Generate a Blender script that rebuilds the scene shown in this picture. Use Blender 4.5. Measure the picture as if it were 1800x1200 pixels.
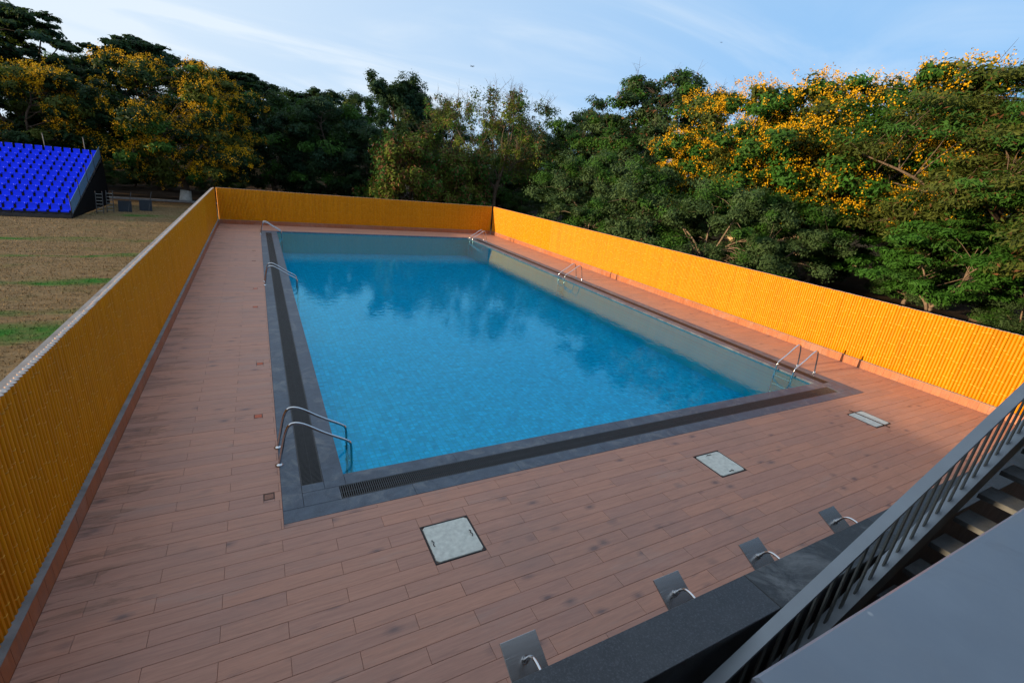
import bpy, bmesh, math, random
import numpy as np
from mathutils import Vector, Matrix
R = math.radians
scene = bpy.context.scene
for o in list(bpy.data.objects): bpy.data.objects.remove(o)
COL = scene.collection

# ------------------------------------------------------------------ camera
cam_d = bpy.data.cameras.new('camera'); cam = bpy.data.objects.new('camera', cam_d); COL.objects.link(cam)
cam_d.sensor_fit = 'HORIZONTAL'; cam_d.sensor_width = 36.0; cam_d.lens = 16.346
cam_d.clip_start = 0.02; cam_d.clip_end = 3000
_rt = Vector((0.88423567, -0.45638951, 0.0991761)); _up = Vector((0.07094567, 0.34114172, 0.93733081)); _fw = Vector((0.46162105, 0.82178522, -0.33402854))
cam.matrix_world = Matrix(((_rt.x, _up.x, -_fw.x, 0), (_rt.y, _up.y, -_fw.y, 0), (_rt.z, _up.z, -_fw.z, 4.5), (0, 0, 0, 1)))
scene.camera = cam

# ------------------------------------------------------------------ sky, sun, exposure
SUN_EL = 8.0; SUN_DIR = Vector((-1.0, 0.06, 0)).normalized()          # towards the sun
w = bpy.data.worlds.new('World'); scene.world = w; w.use_nodes = True
nt = w.node_tree; N = nt.nodes; L = nt.links
for n in list(N): N.remove(n)
out = N.new('ShaderNodeOutputWorld'); bg = N.new('ShaderNodeBackground'); bg.inputs['Strength'].default_value = 0.105
sky = N.new('ShaderNodeTexSky'); sky.sky_type = 'NISHITA'; sky.sun_disc = False
sky.sun_elevation = R(SUN_EL); sky.sun_rotation = math.atan2(SUN_DIR.x, SUN_DIR.y)
sky.altitude = 0; sky.air_density = 0.8; sky.dust_density = 0.2; sky.ozone_density = 3.0
tc = N.new('ShaderNodeTexCoord'); sep = N.new('ShaderNodeSeparateXYZ'); L.new(tc.outputs['Generated'], sep.inputs[0])
zc = N.new('ShaderNodeMath'); zc.operation = 'MAXIMUM'; zc.inputs[1].default_value = 0.0; L.new(sep.outputs['Z'], zc.inputs[0])
za = N.new('ShaderNodeMath'); za.operation = 'ADD'; za.inputs[1].default_value = 0.12; L.new(zc.outputs[0], za.inputs[0])
dv = N.new('ShaderNodeVectorMath'); dv.operation = 'DIVIDE'
cmb = N.new('ShaderNodeCombineXYZ'); [L.new(za.outputs[0], cmb.inputs[i]) for i in range(3)]
L.new(tc.outputs['Generated'], dv.inputs[0]); L.new(cmb.outputs[0], dv.inputs[1])
mp = N.new('ShaderNodeMapping'); mp.inputs['Rotation'].default_value = (0, 0, R(35)); mp.inputs['Scale'].default_value = (0.40, 0.85, 0.0); mp.inputs['Location'].default_value = (3.1, 1.4, 0)
L.new(dv.outputs[0], mp.inputs[0])
cn = N.new('ShaderNodeTexNoise'); cn.inputs['Scale'].default_value = 1.1; cn.inputs['Detail'].default_value = 7; cn.inputs['Roughness'].default_value = 0.55; cn.inputs['Distortion'].default_value = 1.1
L.new(mp.outputs[0], cn.inputs['Vector'])
cr = N.new('ShaderNodeMapRange'); cr.inputs['From Min'].default_value = 0.36; cr.inputs['From Max'].default_value = 0.74; cr.inputs['To Min'].default_value = 0.66; cr.inputs['To Max'].default_value = 1.14; cr.interpolation_type = 'SMOOTHSTEP'
L.new(cn.outputs['Fac'], cr.inputs['Value'])
# the veil of thin cloud is thicker towards the sun
sdn = N.new('ShaderNodeVectorMath'); sdn.operation = 'DOT_PRODUCT'; sdn.inputs[1].default_value = (SUN_DIR.x, SUN_DIR.y, 0.14); L.new(tc.outputs['Generated'], sdn.inputs[0])
sma = N.new('ShaderNodeMath'); sma.operation = 'MULTIPLY_ADD'; sma.inputs[1].default_value = 0.70; sma.use_clamp = True; L.new(sdn.outputs['Value'], sma.inputs[0]); L.new(cr.outputs[0], sma.inputs[2])
zr_ = N.new('ShaderNodeMapRange'); zr_.inputs['From Min'].default_value = 0.10; zr_.inputs['From Max'].default_value = 0.75; zr_.inputs['To Min'].default_value = 1.0; zr_.inputs['To Max'].default_value = 0.92; L.new(zc.outputs[0], zr_.inputs['Value'])
vf = N.new('ShaderNodeMath'); vf.operation = 'MULTIPLY'; L.new(sma.outputs[0], vf.inputs[0]); L.new(zr_.outputs[0], vf.inputs[1])
hz = N.new('ShaderNodeMixRGB'); hz.inputs['Fac'].default_value = 0.82; hz.inputs['Color2'].default_value = (1.25, 2.75, 4.75, 1); L.new(sky.outputs[0], hz.inputs['Color1'])
skm = N.new('ShaderNodeMixRGB'); skm.inputs['Color2'].default_value = (3.9, 4.45, 5.0, 1)
L.new(vf.outputs[0], skm.inputs['Fac']); L.new(hz.outputs[0], skm.inputs['Color1'])
L.new(skm.outputs[0], bg.inputs['Color']); L.new(bg.outputs[0], out.inputs['Surface'])
sd = bpy.data.lights.new('sun', 'SUN'); sd.energy = 4.6; sd.angle = R(0.6); sd.color = (1.0, 0.74, 0.44)
sun = bpy.data.objects.new('sun', sd); COL.objects.link(sun)
ldir = -Vector((SUN_DIR.x * math.cos(R(SUN_EL)), SUN_DIR.y * math.cos(R(SUN_EL)), math.sin(R(SUN_EL))))
sun.rotation_euler = ldir.to_track_quat('-Z', 'Y').to_euler(); sun.location = (-30, 10, 20)
vs = scene.view_settings; vs.view_transform = 'Standard'; vs.look = 'None'; vs.exposure = 0.95; vs.gamma = 1.0; vs.use_curve_mapping = False
scene.cycles.max_bounces = 8; scene.cycles.transparent_max_bounces = 12

# ------------------------------------------------------------------ helpers
rnd = random.Random(7)
def tag(o, label=None, cat=None, group=None, kind=None):
    if label: o['label'] = label
    if cat: o['category'] = cat
    if group: o['group'] = group
    if kind: o['kind'] = kind
    return o
def link(name, data, parent=None, loc=None):
    o = bpy.data.objects.new(name, data); COL.objects.link(o)
    if parent is not None: o.parent = parent
    if loc is not None: o.location = loc
    return o
def empty(name, loc=(0, 0, 0)):
    o = link(name, None, None, loc); o.empty_display_size = 0.2; return o

class MB:
    """collects polygons, builds one mesh"""
    def __init__(s): s.v = []; s.f = []; s.m = []
    def poly(s, pts, m=0):
        b = len(s.v); s.v += [tuple(p) for p in pts]; s.f.append(tuple(range(b, b + len(pts)))); s.m.append(m)
    def box(s, x0, y0, z0, x1, y1, z1, m=0, ch=0.0, bottom=True):
        b = len(s.v)
        if ch <= 0:
            s.v += [(x0,y0,z0),(x1,y0,z0),(x1,y1,z0),(x0,y1,z0),(x0,y0,z1),(x1,y0,z1),(x1,y1,z1),(x0,y1,z1)]
            F = [(4,5,6,7),(0,1,5,4),(1,2,6,5),(2,3,7,6),(3,0,4,7)]
        else:
            zc = z1 - ch
            s.v += [(x0,y0,z0),(x1,y0,z0),(x1,y1,z0),(x0,y1,z0),(x0,y0,zc),(x1,y0,zc),(x1,y1,zc),(x0,y1,zc),
                    (x0+ch,y0+ch,z1),(x1-ch,y0+ch,z1),(x1-ch,y1-ch,z1),(x0+ch,y1-ch,z1)]
            F = [(8,9,10,11),(0,1,5,4),(1,2,6,5),(2,3,7,6),(3,0,4,7),(4,5,9,8),(5,6,10,9),(6,7,11,10),(7,4,8,11)]
        if bottom: F.append((3,2,1,0))
        for f in F: s.f.append(tuple(b + i for i in f)); s.m.append(m)
    def tube(s, pts, r, n=8, m=0, cap=True):
        pts = [Vector(p) for p in pts]; rs = r if hasattr(r, '__len__') else [r] * len(pts)
        rings = []; ref = None
        for i, p in enumerate(pts):
            t = (pts[min(i+1, len(pts)-1)] - pts[max(i-1, 0)]).normalized()
            if ref is None:
                ref = Vector((0,0,1)) if abs(t.z) < 0.9 else Vector((1,0,0))
            a = (ref - t * ref.dot(t)).normalized(); bb = t.cross(a); ref = a
            k = len(s.v)
            for j in range(n):
                th = 2 * math.pi * j / n
                s.v.append(tuple(p + (a * math.cos(th) + bb * math.sin(th)) * rs[i]))
            rings.append(k)
        for i in range(len(rings) - 1):
            for j in range(n):
                s.f.append((rings[i]+j, rings[i]+(j+1) % n, rings[i+1]+(j+1) % n, rings[i+1]+j)); s.m.append(m)
        if cap:
            s.f.append(tuple(rings[0]+j for j in reversed(range(n)))); s.m.append(m)
            s.f.append(tuple(rings[-1]+j for j in range(n))); s.m.append(m)
    def lathe(s, prof, c=(0,0,0), n=16, m=0):
        rings = []
        for r, z in prof:
            k = len(s.v)
            for j in range(n):
                th = 2*math.pi*j/n; s.v.append((c[0]+r*math.cos(th), c[1]+r*math.sin(th), c[2]+z))
            rings.append(k)
        for i in range(len(rings)-1):
            for j in range(n):
                s.f.append((rings[i]+j, rings[i]+(j+1)%n, rings[i+1]+(j+1)%n, rings[i+1]+j)); s.m.append(m)
        s.f.append(tuple(rings[-1]+j for j in range(n))); s.m.append(m)
    def mesh(s, name, mats, smooth=False):
        me = bpy.data.meshes.new(name); me.from_pydata(s.v, [], s.f)
        for mt in (mats if isinstance(mats, (list, tuple)) else [mats]): me.materials.append(mt)
        me.polygons.foreach_set('material_index', s.m)
        if smooth: me.polygons.foreach_set('use_smooth', [True]*len(s.f))
        me.update(); return me
    def build(s, name, mats, parent=None, loc=None, smooth=False):
        return link(name, s.mesh(name, mats, smooth), parent, loc)

def smooth_path(pts, k=5):
    """rounds the corners of a polyline (Chaikin)"""
    P = [Vector(p) for p in pts]
    for _ in range(k):
        Q = [P[0]]
        for a, b in zip(P[:-1], P[1:]): Q += [a.lerp(b, .25), a.lerp(b, .75)]
        Q.append(P[-1]); P = Q
    return P

# ------------------------------------------------------------------ materials
def mat(name):
    m = bpy.data.materials.new(name); m.use_nodes = True
    nt = m.node_tree; b = nt.nodes['Principled BSDF']; return m, nt.nodes, nt.links, b
def noise(N, L, vec, scale, detail=4, rough=0.55, dist=0.0):
    n = N.new('ShaderNodeTexNoise'); n.inputs['Scale'].default_value = scale; n.inputs['Detail'].default_value = detail
    n.inputs['Roughness'].default_value = rough; n.inputs['Distortion'].default_value = dist
    if vec is not None: L.new(vec, n.inputs['Vector'])
    return n.outputs['Fac']
def ramp(N, L, fac, stops, interp='LINEAR'):
    r = N.new('ShaderNodeValToRGB'); r.color_ramp.interpolation = interp
    e = r.color_ramp.elements
    while len(e) < len(stops): e.new(0.5)
    for el, (p, c) in zip(e, stops):
        el.position = p; el.color = (c[0], c[1], c[2], 1) if hasattr(c, '__len__') else (c, c, c, 1)
    L.new(fac, r.inputs[0]); return r.outputs[0]
def mix(N, L, fac, a, b, mode='MIX'):
    n = N.new('ShaderNodeMixRGB'); n.blend_type = mode
    for i, v in (('Fac', fac), ('Color1', a), ('Color2', b)):
        if isinstance(v, (int, float)): n.inputs[i].default_value = v if i == 'Fac' else (v, v, v, 1)
        elif isinstance(v, tuple): n.inputs[i].default_value = (*v[:3], 1)
        else: L.new(v, n.inputs[i])
    return n.outputs[0]
def math_(N, L, op, a, b=0.0, clamp=False):
    n = N.new('ShaderNodeMath'); n.operation = op; n.use_clamp = clamp
    for i, v in ((0, a), (1, b)):
        if isinstance(v, (int, float)): n.inputs[i].default_value = v
        else: L.new(v, n.inputs[i])
    return n.outputs[0]
def mapping(N, L, vec, scale=(1,1,1), rot=(0,0,0), loc=(0,0,0)):
    n = N.new('ShaderNodeMapping'); n.inputs['Scale'].default_value = scale; n.inputs['Rotation'].default_value = rot; n.inputs['Location'].default_value = loc
    L.new(vec, n.inputs[0]); return n.outputs[0]
def bump(N, L, b, h, strength=0.3, dist=0.02):
    n = N.new('ShaderNodeBump'); n.inputs['Strength'].default_value = strength; n.inputs['Distance'].default_value = dist
    L.new(h, n.inputs['Height']); L.new(n.outputs[0], b.inputs['Normal']); return n
def geo(N): return N.new('ShaderNodeNewGeometry')
def rand_any(N, L):
    """one random value for each piece, whether a piece is an object or an island of a joined mesh"""
    g = geo(N); oi = N.new('ShaderNodeObjectInfo')
    s = math_(N, L, 'ADD', g.outputs['Random Per Island'], oi.outputs['Random'])
    return math_(N, L, 'FRACT', s), g

def simple(name, col, rough=0.6, metal=0.0, var=0.15, scale=6.0, bstr=0.1, spec=0.5):
    m, N, L, b = mat(name); g = geo(N)
    n = noise(N, L, g.outputs['Position'], scale, 6)
    c = ramp(N, L, n, [(0.3, tuple(x*(1-var) for x in col)), (0.7, tuple(min(1, x*(1+var)) for x in col))])
    L.new(c, b.inputs['Base Color']); b.inputs['Roughness'].default_value = rough; b.inputs['Metallic'].default_value = metal
    b.inputs['Specular IOR Level'].default_value = spec
    if bstr > 0: bump(N, L, b, noise(N, L, g.outputs['Position'], scale*12, 4), bstr, 0.004)
    return m

def wood_tile(name, c_lo, c_mid, c_hi, axis='x', rough=0.52, knots=True, dirt=1.0):
    m, N, L, b = mat(name); r, g = rand_any(N, L)
    off = N.new('ShaderNodeCombineXYZ'); L.new(math_(N, L, 'MULTIPLY', r, 37.0), off.inputs[0]); L.new(math_(N, L, 'MULTIPLY', r, 91.0), off.inputs[1]); L.new(math_(N, L, 'MULTIPLY', r, 53.0), off.inputs[2])
    ad = N.new('ShaderNodeVectorMath'); ad.operation = 'ADD'; L.new(g.outputs['Position'], ad.inputs[0]); L.new(off.outputs[0], ad.inputs[1])
    P = ad.outputs[0]
    sc = (1.2, 16, 16) if axis == 'x' else (16, 16, 1.2)
    grain = noise(N, L, mapping(N, L, P, sc), 1.6, 7, 0.62, 0.7)
    fine = noise(N, L, mapping(N, L, P, tuple(v*5 for v in sc)), 1.5, 4, 0.6)
    c = ramp(N, L, grain, [(0.28, c_lo), (0.5, c_mid), (0.74, c_hi)])
    c = mix(N, L, 0.14, c, ramp(N, L, fine, [(0.3, 0.35), (0.75, 0.8)]), 'OVERLAY')
    # each tile a shade of its own
    c = mix(N, L, 1.0, c, ramp(N, L, r, [(0.0, (0.90, 0.92, 0.97)), (0.5, (0.98, 0.98, 0.98)), (1.0, (1.06, 1.02, 0.98))]), 'MULTIPLY')
    if knots:
        v = N.new('ShaderNodeTexVoronoi'); v.inputs['Scale'].default_value = 1.0; v.inputs['Randomness'].default_value = 1.0
        L.new(mapping(N, L, P, (2.1, 3.6, 3.6) if axis == 'x' else (3.6, 3.6, 2.1)), v.inputs['Vector'])
        kd = math_(N, L, 'ADD', v.outputs['Distance'], math_(N, L, 'MULTIPLY', math_(N, L, 'SUBTRACT', grain, 0.5), 0.30))
        k = ramp(N, L, kd, [(0.05, 1.0), (0.12, 0.5), (0.26, 0.0)])
        vm = N.new('ShaderNodeTexVoronoi'); vm.inputs['Scale'].default_value = 1.0
        L.new(mapping(N, L, P, (2.1, 3.6, 3.6) if axis == 'x' else (3.6, 3.6, 2.1)), vm.inputs['Vector'])
        sepc = N.new('ShaderNodeSeparateColor'); L.new(vm.outputs['Color'], sepc.inputs[0])
        k = math_(N, L, 'MULTIPLY', k, math_(N, L, 'MULTIPLY', math_(N, L, 'GREATER_THAN', sepc.outputs[0], 0.38), 0.70))
        c = mix(N, L, k, c, (0.080, 0.060, 0.070))
    # water marks and grime with shapes of their own
    W = g.outputs['Position']
    st = noise(N, L, mapping(N, L, W, (0.5, 0.9, 1)), 0.9, 8, 0.68, 0.8)
    c = mix(N, L, math_(N, L, 'MULTIPLY', ramp(N, L, st, [(0.50, 0.0), (0.68, 1.0)]), 0.40*dirt), c, (0.25, 0.16, 0.135))
    st2 = noise(N, L, mapping(N, L, W, (0.35, 1.6, 1), loc=(9, 3, 0)), 1.3, 8, 0.7, 0.3)
    c = mix(N, L, math_(N, L, 'MULTIPLY', ramp(N, L, st2, [(0.56, 0.0), (0.74, 1.0)]), 0.45*dirt), c, (0.37, 0.27, 0.23))
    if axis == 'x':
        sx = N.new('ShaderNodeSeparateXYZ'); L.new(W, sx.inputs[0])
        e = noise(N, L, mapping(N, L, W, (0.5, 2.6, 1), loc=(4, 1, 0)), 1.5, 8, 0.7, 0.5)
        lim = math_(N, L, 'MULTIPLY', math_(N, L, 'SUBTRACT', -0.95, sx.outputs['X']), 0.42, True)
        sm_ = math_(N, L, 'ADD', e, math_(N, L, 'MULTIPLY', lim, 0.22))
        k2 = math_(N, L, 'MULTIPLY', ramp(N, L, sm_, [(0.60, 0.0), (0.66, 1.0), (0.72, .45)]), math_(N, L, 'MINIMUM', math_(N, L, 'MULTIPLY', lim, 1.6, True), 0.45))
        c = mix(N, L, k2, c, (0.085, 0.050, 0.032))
    L.new(c, b.inputs['Base Color'])
    L.new(ramp(N, L, grain, [(0.3, rough - 0.1), (0.7, rough + 0.12)]), b.inputs['Roughness'])
    b.inputs['Specular IOR Level'].default_value = 0.45
    bump(N, L, b, mix(N, L, 0.5, grain, fine), 0.2, 0.003)
    return m

M = {}
M['tile'] = wood_tile('wood_look_tile', (0.355, 0.172, 0.120), (0.430, 0.214, 0.150), (0.495, 0.258, 0.186))
M['plinth_tile'] = wood_tile('plinth_tile', (0.20, 0.062, 0.026), (0.30, 0.098, 0.038), (0.37, 0.135, 0.058), axis='z', knots=False, dirt=1.1)
M['grout'] = simple('grout', (0.125, 0.078, 0.06), 0.9, 0, 0.3, 5)
M['cement'] = simple('cement_ledge', (0.20, 0.20, 0.205), 0.85, 0, 0.3, 4, 0.3)
M['concrete'] = simple('concrete', (0.60, 0.61, 0.55), 0.9, 0, 0.16, 14, 0.5)
M['steel'] = simple('stainless_steel', (0.62, 0.62, 0.63), 0.16, 1.0, 0.06, 20, 0.0)
M['black_metal'] = simple('dark_metal', (0.03, 0.03, 0.033), 0.5, 0.3, 0.2, 8, 0.1)
M['rust'] = simple('rusty_steel', (0.10, 0.05, 0.03), 0.8, 0.2, 0.4, 20, 0.3)

def brushed():
    m, N, L, b = mat('brushed_steel'); tcx = N.new('ShaderNodeTexCoord')
    n = noise(N, L, mapping(N, L, tcx.outputs['Object'], (4, 500, 500)), 1.0, 2)
    L.new(ramp(N, L, n, [(0.2, (0.44, 0.42, 0.41)), (0.8, (0.54, 0.52, 0.51))]), b.inputs['Base Color']); b.inputs['Metallic'].default_value = 1.0
    L.new(ramp(N, L, n, [(0.2, 0.2), (0.8, 0.28)]), b.inputs['Roughness']); bump(N, L, b, n, 0.02, 0.001)
    return m
M['brushed'] = brushed()

def granite(name, lo, hi, rough=0.5, scale=3.0, speck=0.25, stain=(0.3, 0.29, 0.28), stain_amt=0.35, bstr=0.25):
    m, N, L, b = mat(name); g = geo(N); P = g.outputs['Position']
    n1 = noise(N, L, P, scale, 8, 0.65, 0.6); n2 = noise(N, L, P, 90, 3, 0.7); n3 = noise(N, L, P, 1.6, 10, 0.76, 1.2)
    c = ramp(N, L, n1, [(0.3, lo), (0.7, hi)])
    c = mix(N, L, math_(N, L, 'MULTIPLY', ramp(N, L, n2, [(0.5, 0.0), (0.72, 1.0)]), speck), c, tuple(min(1, v*2.4) for v in hi))
    c = mix(N, L, math_(N, L, 'MULTIPLY', ramp(N, L, n3, [(0.50, 0.0), (0.66, 1.0)]), stain_amt), c, stain)
    L.new(c, b.inputs['Base Color']); L.new(ramp(N, L, n1, [(0.2, rough-0.12), (0.8, rough+0.15)]), b.inputs['Roughness'])
    bump(N, L, b, mix(N, L, 0.5, n2, n1), bstr, 0.003); return m
M['coping'] = granite('slate_coping', (0.028, 0.042, 0.068), (0.085, 0.112, 0.150), 0.5, 5.0, 0.25, (0.19, 0.20, 0.205), 0.7)
M['black_granite'] = granite('leathered_black_granite', (0.016, 0.017, 0.021), (0.040, 0.041, 0.048), 0.4, 6.0, 0.8, (0.10, 0.10, 0.10), 0.12, 0.6)
M['stained_granite'] = granite('stained_black_granite', (0.012, 0.012, 0.014), (0.03, 0.03, 0.032), 0.45, 6.0, 0.5, (0.26, 0.26, 0.26), 0.5, 0.6)

def bamboo():
    m, N, L, b = mat('yellow_glazed_bamboo'); r, g = rand_any(N, L); tcx = N.new('ShaderNodeTexCoord')
    n = noise(N, L, mapping(N, L, g.outputs['Position'], (14, 14, 1.6)), 1.0, 5, 0.6)
    c = ramp(N, L, n, [(0.25, (0.49, 0.172, 0.001)), (0.75, (0.59, 0.226, 0.002))])
    c = mix(N, L, 1.0, c, ramp(N, L, r, [(0, (0.93, 0.90, 0.9)), (1, (1.03, 1.03, 1.0))]), 'MULTIPLY')
    stn = noise(N, L, mapping(N, L, g.outputs['Position'], (1.3, 1.3, .35)), 1.0, 7, .7); c = mix(N, L, math_(N, L, 'MULTIPLY', ramp(N, L, stn, [(.52, 0.), (.72, 1.)]), .30), c, (0.30, 0.115, 0.006))
    L.new(c, b.inputs['Base Color']); b.inputs['Roughness'].default_value = 0.42; b.inputs['Specular IOR Level'].default_value = 0.12
    return m
M['bamboo'] = bamboo()
M['pole_end'] = simple('cement_pole_end', (0.27, 0.28, 0.30), 0.8, 0, 0.3, 30, 0.2)
M['node'] = simple('bamboo_node_ring', (0.66, 0.33, 0.03), 0.4, 0, 0.15, 30, 0.0)  # lighter than the poles: highlight on the node rings put into the colour

def pool_mosaic():
    m, N, L, b = mat('pool_mosaic'); g = geo(N); P = g.outputs['Position']
    # water ripple is put into the floor colour as mottled noise
    bt = N.new('ShaderNodeTexBrick'); bt.offset = 0.0; bt.squash = 1.0
    bt.inputs['Scale'].default_value = 1.0; bt.inputs['Brick Width'].default_value = 0.12; bt.inputs['Row Height'].default_value = 0.12; bt.inputs['Mortar Size'].default_value = 0.012; bt.inputs['Mortar Smooth'].default_value = 0.3
    bt.inputs['Color1'].default_value = (0.001, 0.37, 0.66, 1); bt.inputs['Color2'].default_value = (0.002, 0.54, 0.87, 1); bt.inputs['Mortar'].default_value = (0.002, 0.40, 0.62, 1); bt.inputs['Bias'].default_value = 0.0
    L.new(P, bt.inputs['Vector'])
    n = noise(N, L, P, 5.0, 5, 0.65, 1.0)
    c = mix(N, L, 1.0, bt.outputs['Color'], ramp(N, L, n, [(0.3, 0.75), (0.7, 1.2)]), 'MULTIPLY')
    L.new(c, b.inputs['Base Color']); b.inputs['Roughness'].default_value = 0.5
    return m
M['mosaic'] = pool_mosaic()
def pool_wall():
    m, N, L, b = mat('pool_wall_mosaic'); tcx = N.new('ShaderNodeTexCoord')
    bt = N.new('ShaderNodeTexBrick'); bt.offset = 0.0
    bt.inputs['Scale'].default_value = 1.0; bt.inputs['Brick Width'].default_value = 0.05; bt.inputs['Row Height'].default_value = 0.05; bt.inputs['Mortar Size'].default_value = 0.005
    bt.inputs['Color1'].default_value = (0.010, 0.62, 0.66, 1); bt.inputs['Color2'].default_value = (0.02, 0.74, 0.76, 1); bt.inputs['Mortar'].default_value = (0.10, 0.60, 0.62, 1)
    L.new(mapping(N, L, tcx.outputs['Object'], (1, 1, 1), (R(90), 0, 0)), bt.inputs['Vector'])
    L.new(bt.outputs['Color'], b.inputs['Base Color']); return m
M['pool_wall'] = pool_wall()

def water():
    m, N, L, b = mat('pool_water'); N.remove(b); o = N['Material Output']; g = geo(N); P = g.outputs['Position']
    n1 = noise(N, L, mapping(N, L, P, (1, 1, 1)), 5.5, 3, 0.5, 0.4); n2 = noise(N, L, mapping(N, L, P, (0.5, 1.0, 1)), 1.4, 2, 0.5)
    bp = N.new('ShaderNodeBump'); bp.inputs['Strength'].default_value = 0.17; bp.inputs['Distance'].default_value = 0.03
    L.new(mix(N, L, 0.45, n1, n2), bp.inputs['Height'])
    fr = N.new('ShaderNodeFresnel'); fr.inputs['IOR'].default_value = 1.46; L.new(bp.outputs[0], fr.inputs['Normal'])
    tr = N.new('ShaderNodeBsdfRefraction'); tr.inputs['IOR'].default_value = 1.10; tr.inputs['Roughness'].default_value = 0.0; tr.inputs['Color'].default_value = (0.55, 1.0, 1.0, 1)
    L.new(bp.outputs[0], tr.inputs['Normal'])
    gl = N.new('ShaderNodeBsdfGlossy'); gl.inputs['Roughness'].default_value = 0.02; gl.inputs['Color'].default_value = (0.42, 0.94, 1.0, 1); L.new(bp.outputs[0], gl.inputs['Normal'])
    t2 = N.new('ShaderNodeBsdfTransparent'); t2.inputs['Color'].default_value = (0.40, 1.0, 1.0, 1)
    mx = N.new('ShaderNodeMixShader'); L.new(fr.outputs[0], mx.inputs[0]); L.new(t2.outputs[0], mx.inputs[1]); L.new(gl.outputs[0], mx.inputs[2])
    L.new(mx.outputs[0], o.inputs['Surface']); return m
M['water'] = water()

def ground_colour(N, L, P):
    """dry pitch with greener strips; shared by the soil and the blades"""
    sp = N.new('ShaderNodeSeparateXYZ'); L.new(P, sp.inputs[0])
    nd = noise(N, L, mapping(N, L, P, (0.35, 0.9, 0)), 0.8, 6, 0.6)
    n2 = noise(N, L, mapping(N, L, P, (0.6, 2.2, 0)), 1.6, 7, 0.7)
    c = ramp(N, L, n2, [(0.25, (0.122, 0.078, 0.035)), (0.5, (0.172, 0.117, 0.060)), (0.75, (0.228, 0.165, 0.095))])
    yy = math_(N, L, 'ADD', sp.outputs['Y'], math_(N, L, 'MULTIPLY', math_(N, L, 'SUBTRACT', nd, 0.5), 2.6))
    yy = math_(N, L, 'SUBTRACT', yy, math_(N, L, 'MULTIPLY', sp.outputs['X'], 0.10))
    tot = None
    for yc, wd, a in ((10.9, 0.45, .8), (14.9, 0.85, 1.0), (16.6, .35, .5), (20.0, 0.5, .8), (24.4, 0.45, .8), (28.2, 0.55, .7), (37.5, 1.0, .6)):
        d = math_(N, L, 'ABSOLUTE', math_(N, L, 'SUBTRACT', yy, yc))
        k = math_(N, L, 'MULTIPLY', math_(N, L, 'SUBTRACT', 1.0, math_(N, L, 'DIVIDE', d, wd), True), a*1.6, True)
        tot = k if tot is None else math_(N, L, 'MAXIMUM', tot, k)
    patch = ramp(N, L, noise(N, L, P, 0.45, 5, 0.6), [(0.42, 0.15), (0.6, 1.0)])
    tot = math_(N, L, 'MULTIPLY', tot, patch)
    c = mix(N, L, tot, c, (0.022, 0.115, 0.014))
    sp2 = ramp(N, L, noise(N, L, P, 0.7, 6, 0.6), [(0.56, 0.0), (0.7, 0.5)])
    c = mix(N, L, sp2, c, (0.075, 0.090, 0.030))
    # bare dark earth under the trees
    far = math_(N, L, 'MAXIMUM', math_(N, L, 'MULTIPLY', math_(N, L, 'SUBTRACT', sp.outputs['Y'], 43.5), 0.5, True), math_(N, L, 'MULTIPLY', math_(N, L, 'SUBTRACT', sp.outputs['X'], 16.0), 0.5, True))
    soil = ramp(N, L, noise(N, L, P, 1.7, 8, 0.7), [(0.3, (0.022, 0.014, 0.009)), (0.7, (0.065, 0.040, 0.024))])
    return mix(N, L, far, c, soil), n2
def ground_mat():
    m, N, L, b = mat('dry_field'); g = geo(N); c, n = ground_colour(N, L, g.outputs['Position'])
    L.new(c, b.inputs['Base Color']); b.inputs['Roughness'].default_value = 0.95; b.inputs['Specular IOR Level'].default_value = 0.1
    bump(N, L, b, noise(N, L, g.outputs['Position'], 5, 8, 0.7), 0.6, 0.05); return m
def blade_mat():
    m, N, L, b = mat('dry_grass_blades'); g = geo(N); c, n = ground_colour(N, L, g.outputs['Position'])
    c = mix(N, L, 1.0, c, ramp(N, L, g.outputs['Random Per Island'], [(0, (0.8, 0.82, 0.8)), (1, (1.2, 1.18, 1.1))]), 'MULTIPLY')
    L.new(c, b.inputs['Base Color']); b.inputs['Roughness'].default_value = 0.8; b.inputs['Specular IOR Level'].default_value = 0.15; return m
M['ground'] = ground_mat(); M['blade'] = blade_mat()

def leaf(name, lo, hi, trans=0.25):
    m, N, L, b = mat(name); g = geo(N); o = N['Material Output']
    big = noise(N, L, g.outputs['Position'], 0.55, 3)
    f = math_(N, L, 'ADD', math_(N, L, 'MULTIPLY', g.outputs['Random Per Island'], 0.6), math_(N, L, 'MULTIPLY', math_(N, L, 'SUBTRACT', big, 0.3), 0.9), True)
    c = ramp(N, L, f, [(0.0, lo), (1.0, hi)])
    L.new(c, b.inputs['Base Color']); b.inputs['Roughness'].default_value = 0.6; b.inputs['Specular IOR Level'].default_value = 0.12
    tr = N.new('ShaderNodeBsdfTranslucent'); L.new(mix(N, L, 0.5, c, (0.10, 0.16, 0.02)), tr.inputs['Color'])
    mx = N.new('ShaderNodeMixShader'); mx.inputs[0].default_value = trans; L.new(b.outputs[0], mx.inputs[1]); L.new(tr.outputs[0], mx.inputs[2]); L.new(mx.outputs[0], o.inputs['Surface'])
    return m
M['leaf_dark'] = leaf('leaf_dark', (0.008, 0.024, 0.010), (0.026, 0.062, 0.022))
M['leaf_blue'] = leaf('leaf_bluish', (0.008, 0.028, 0.017), (0.026, 0.068, 0.036))
M['leaf_mid'] = leaf('leaf_mid', (0.018, 0.056, 0.010), (0.050, 0.135, 0.020))
M['leaf_grey'] = leaf('leaf_grey_green', (0.028, 0.058, 0.022), (0.070, 0.122, 0.046))
M['leaf_olive'] = leaf('leaf_olive', (0.036, 0.052, 0.010), (0.085, 0.110, 0.020))
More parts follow.
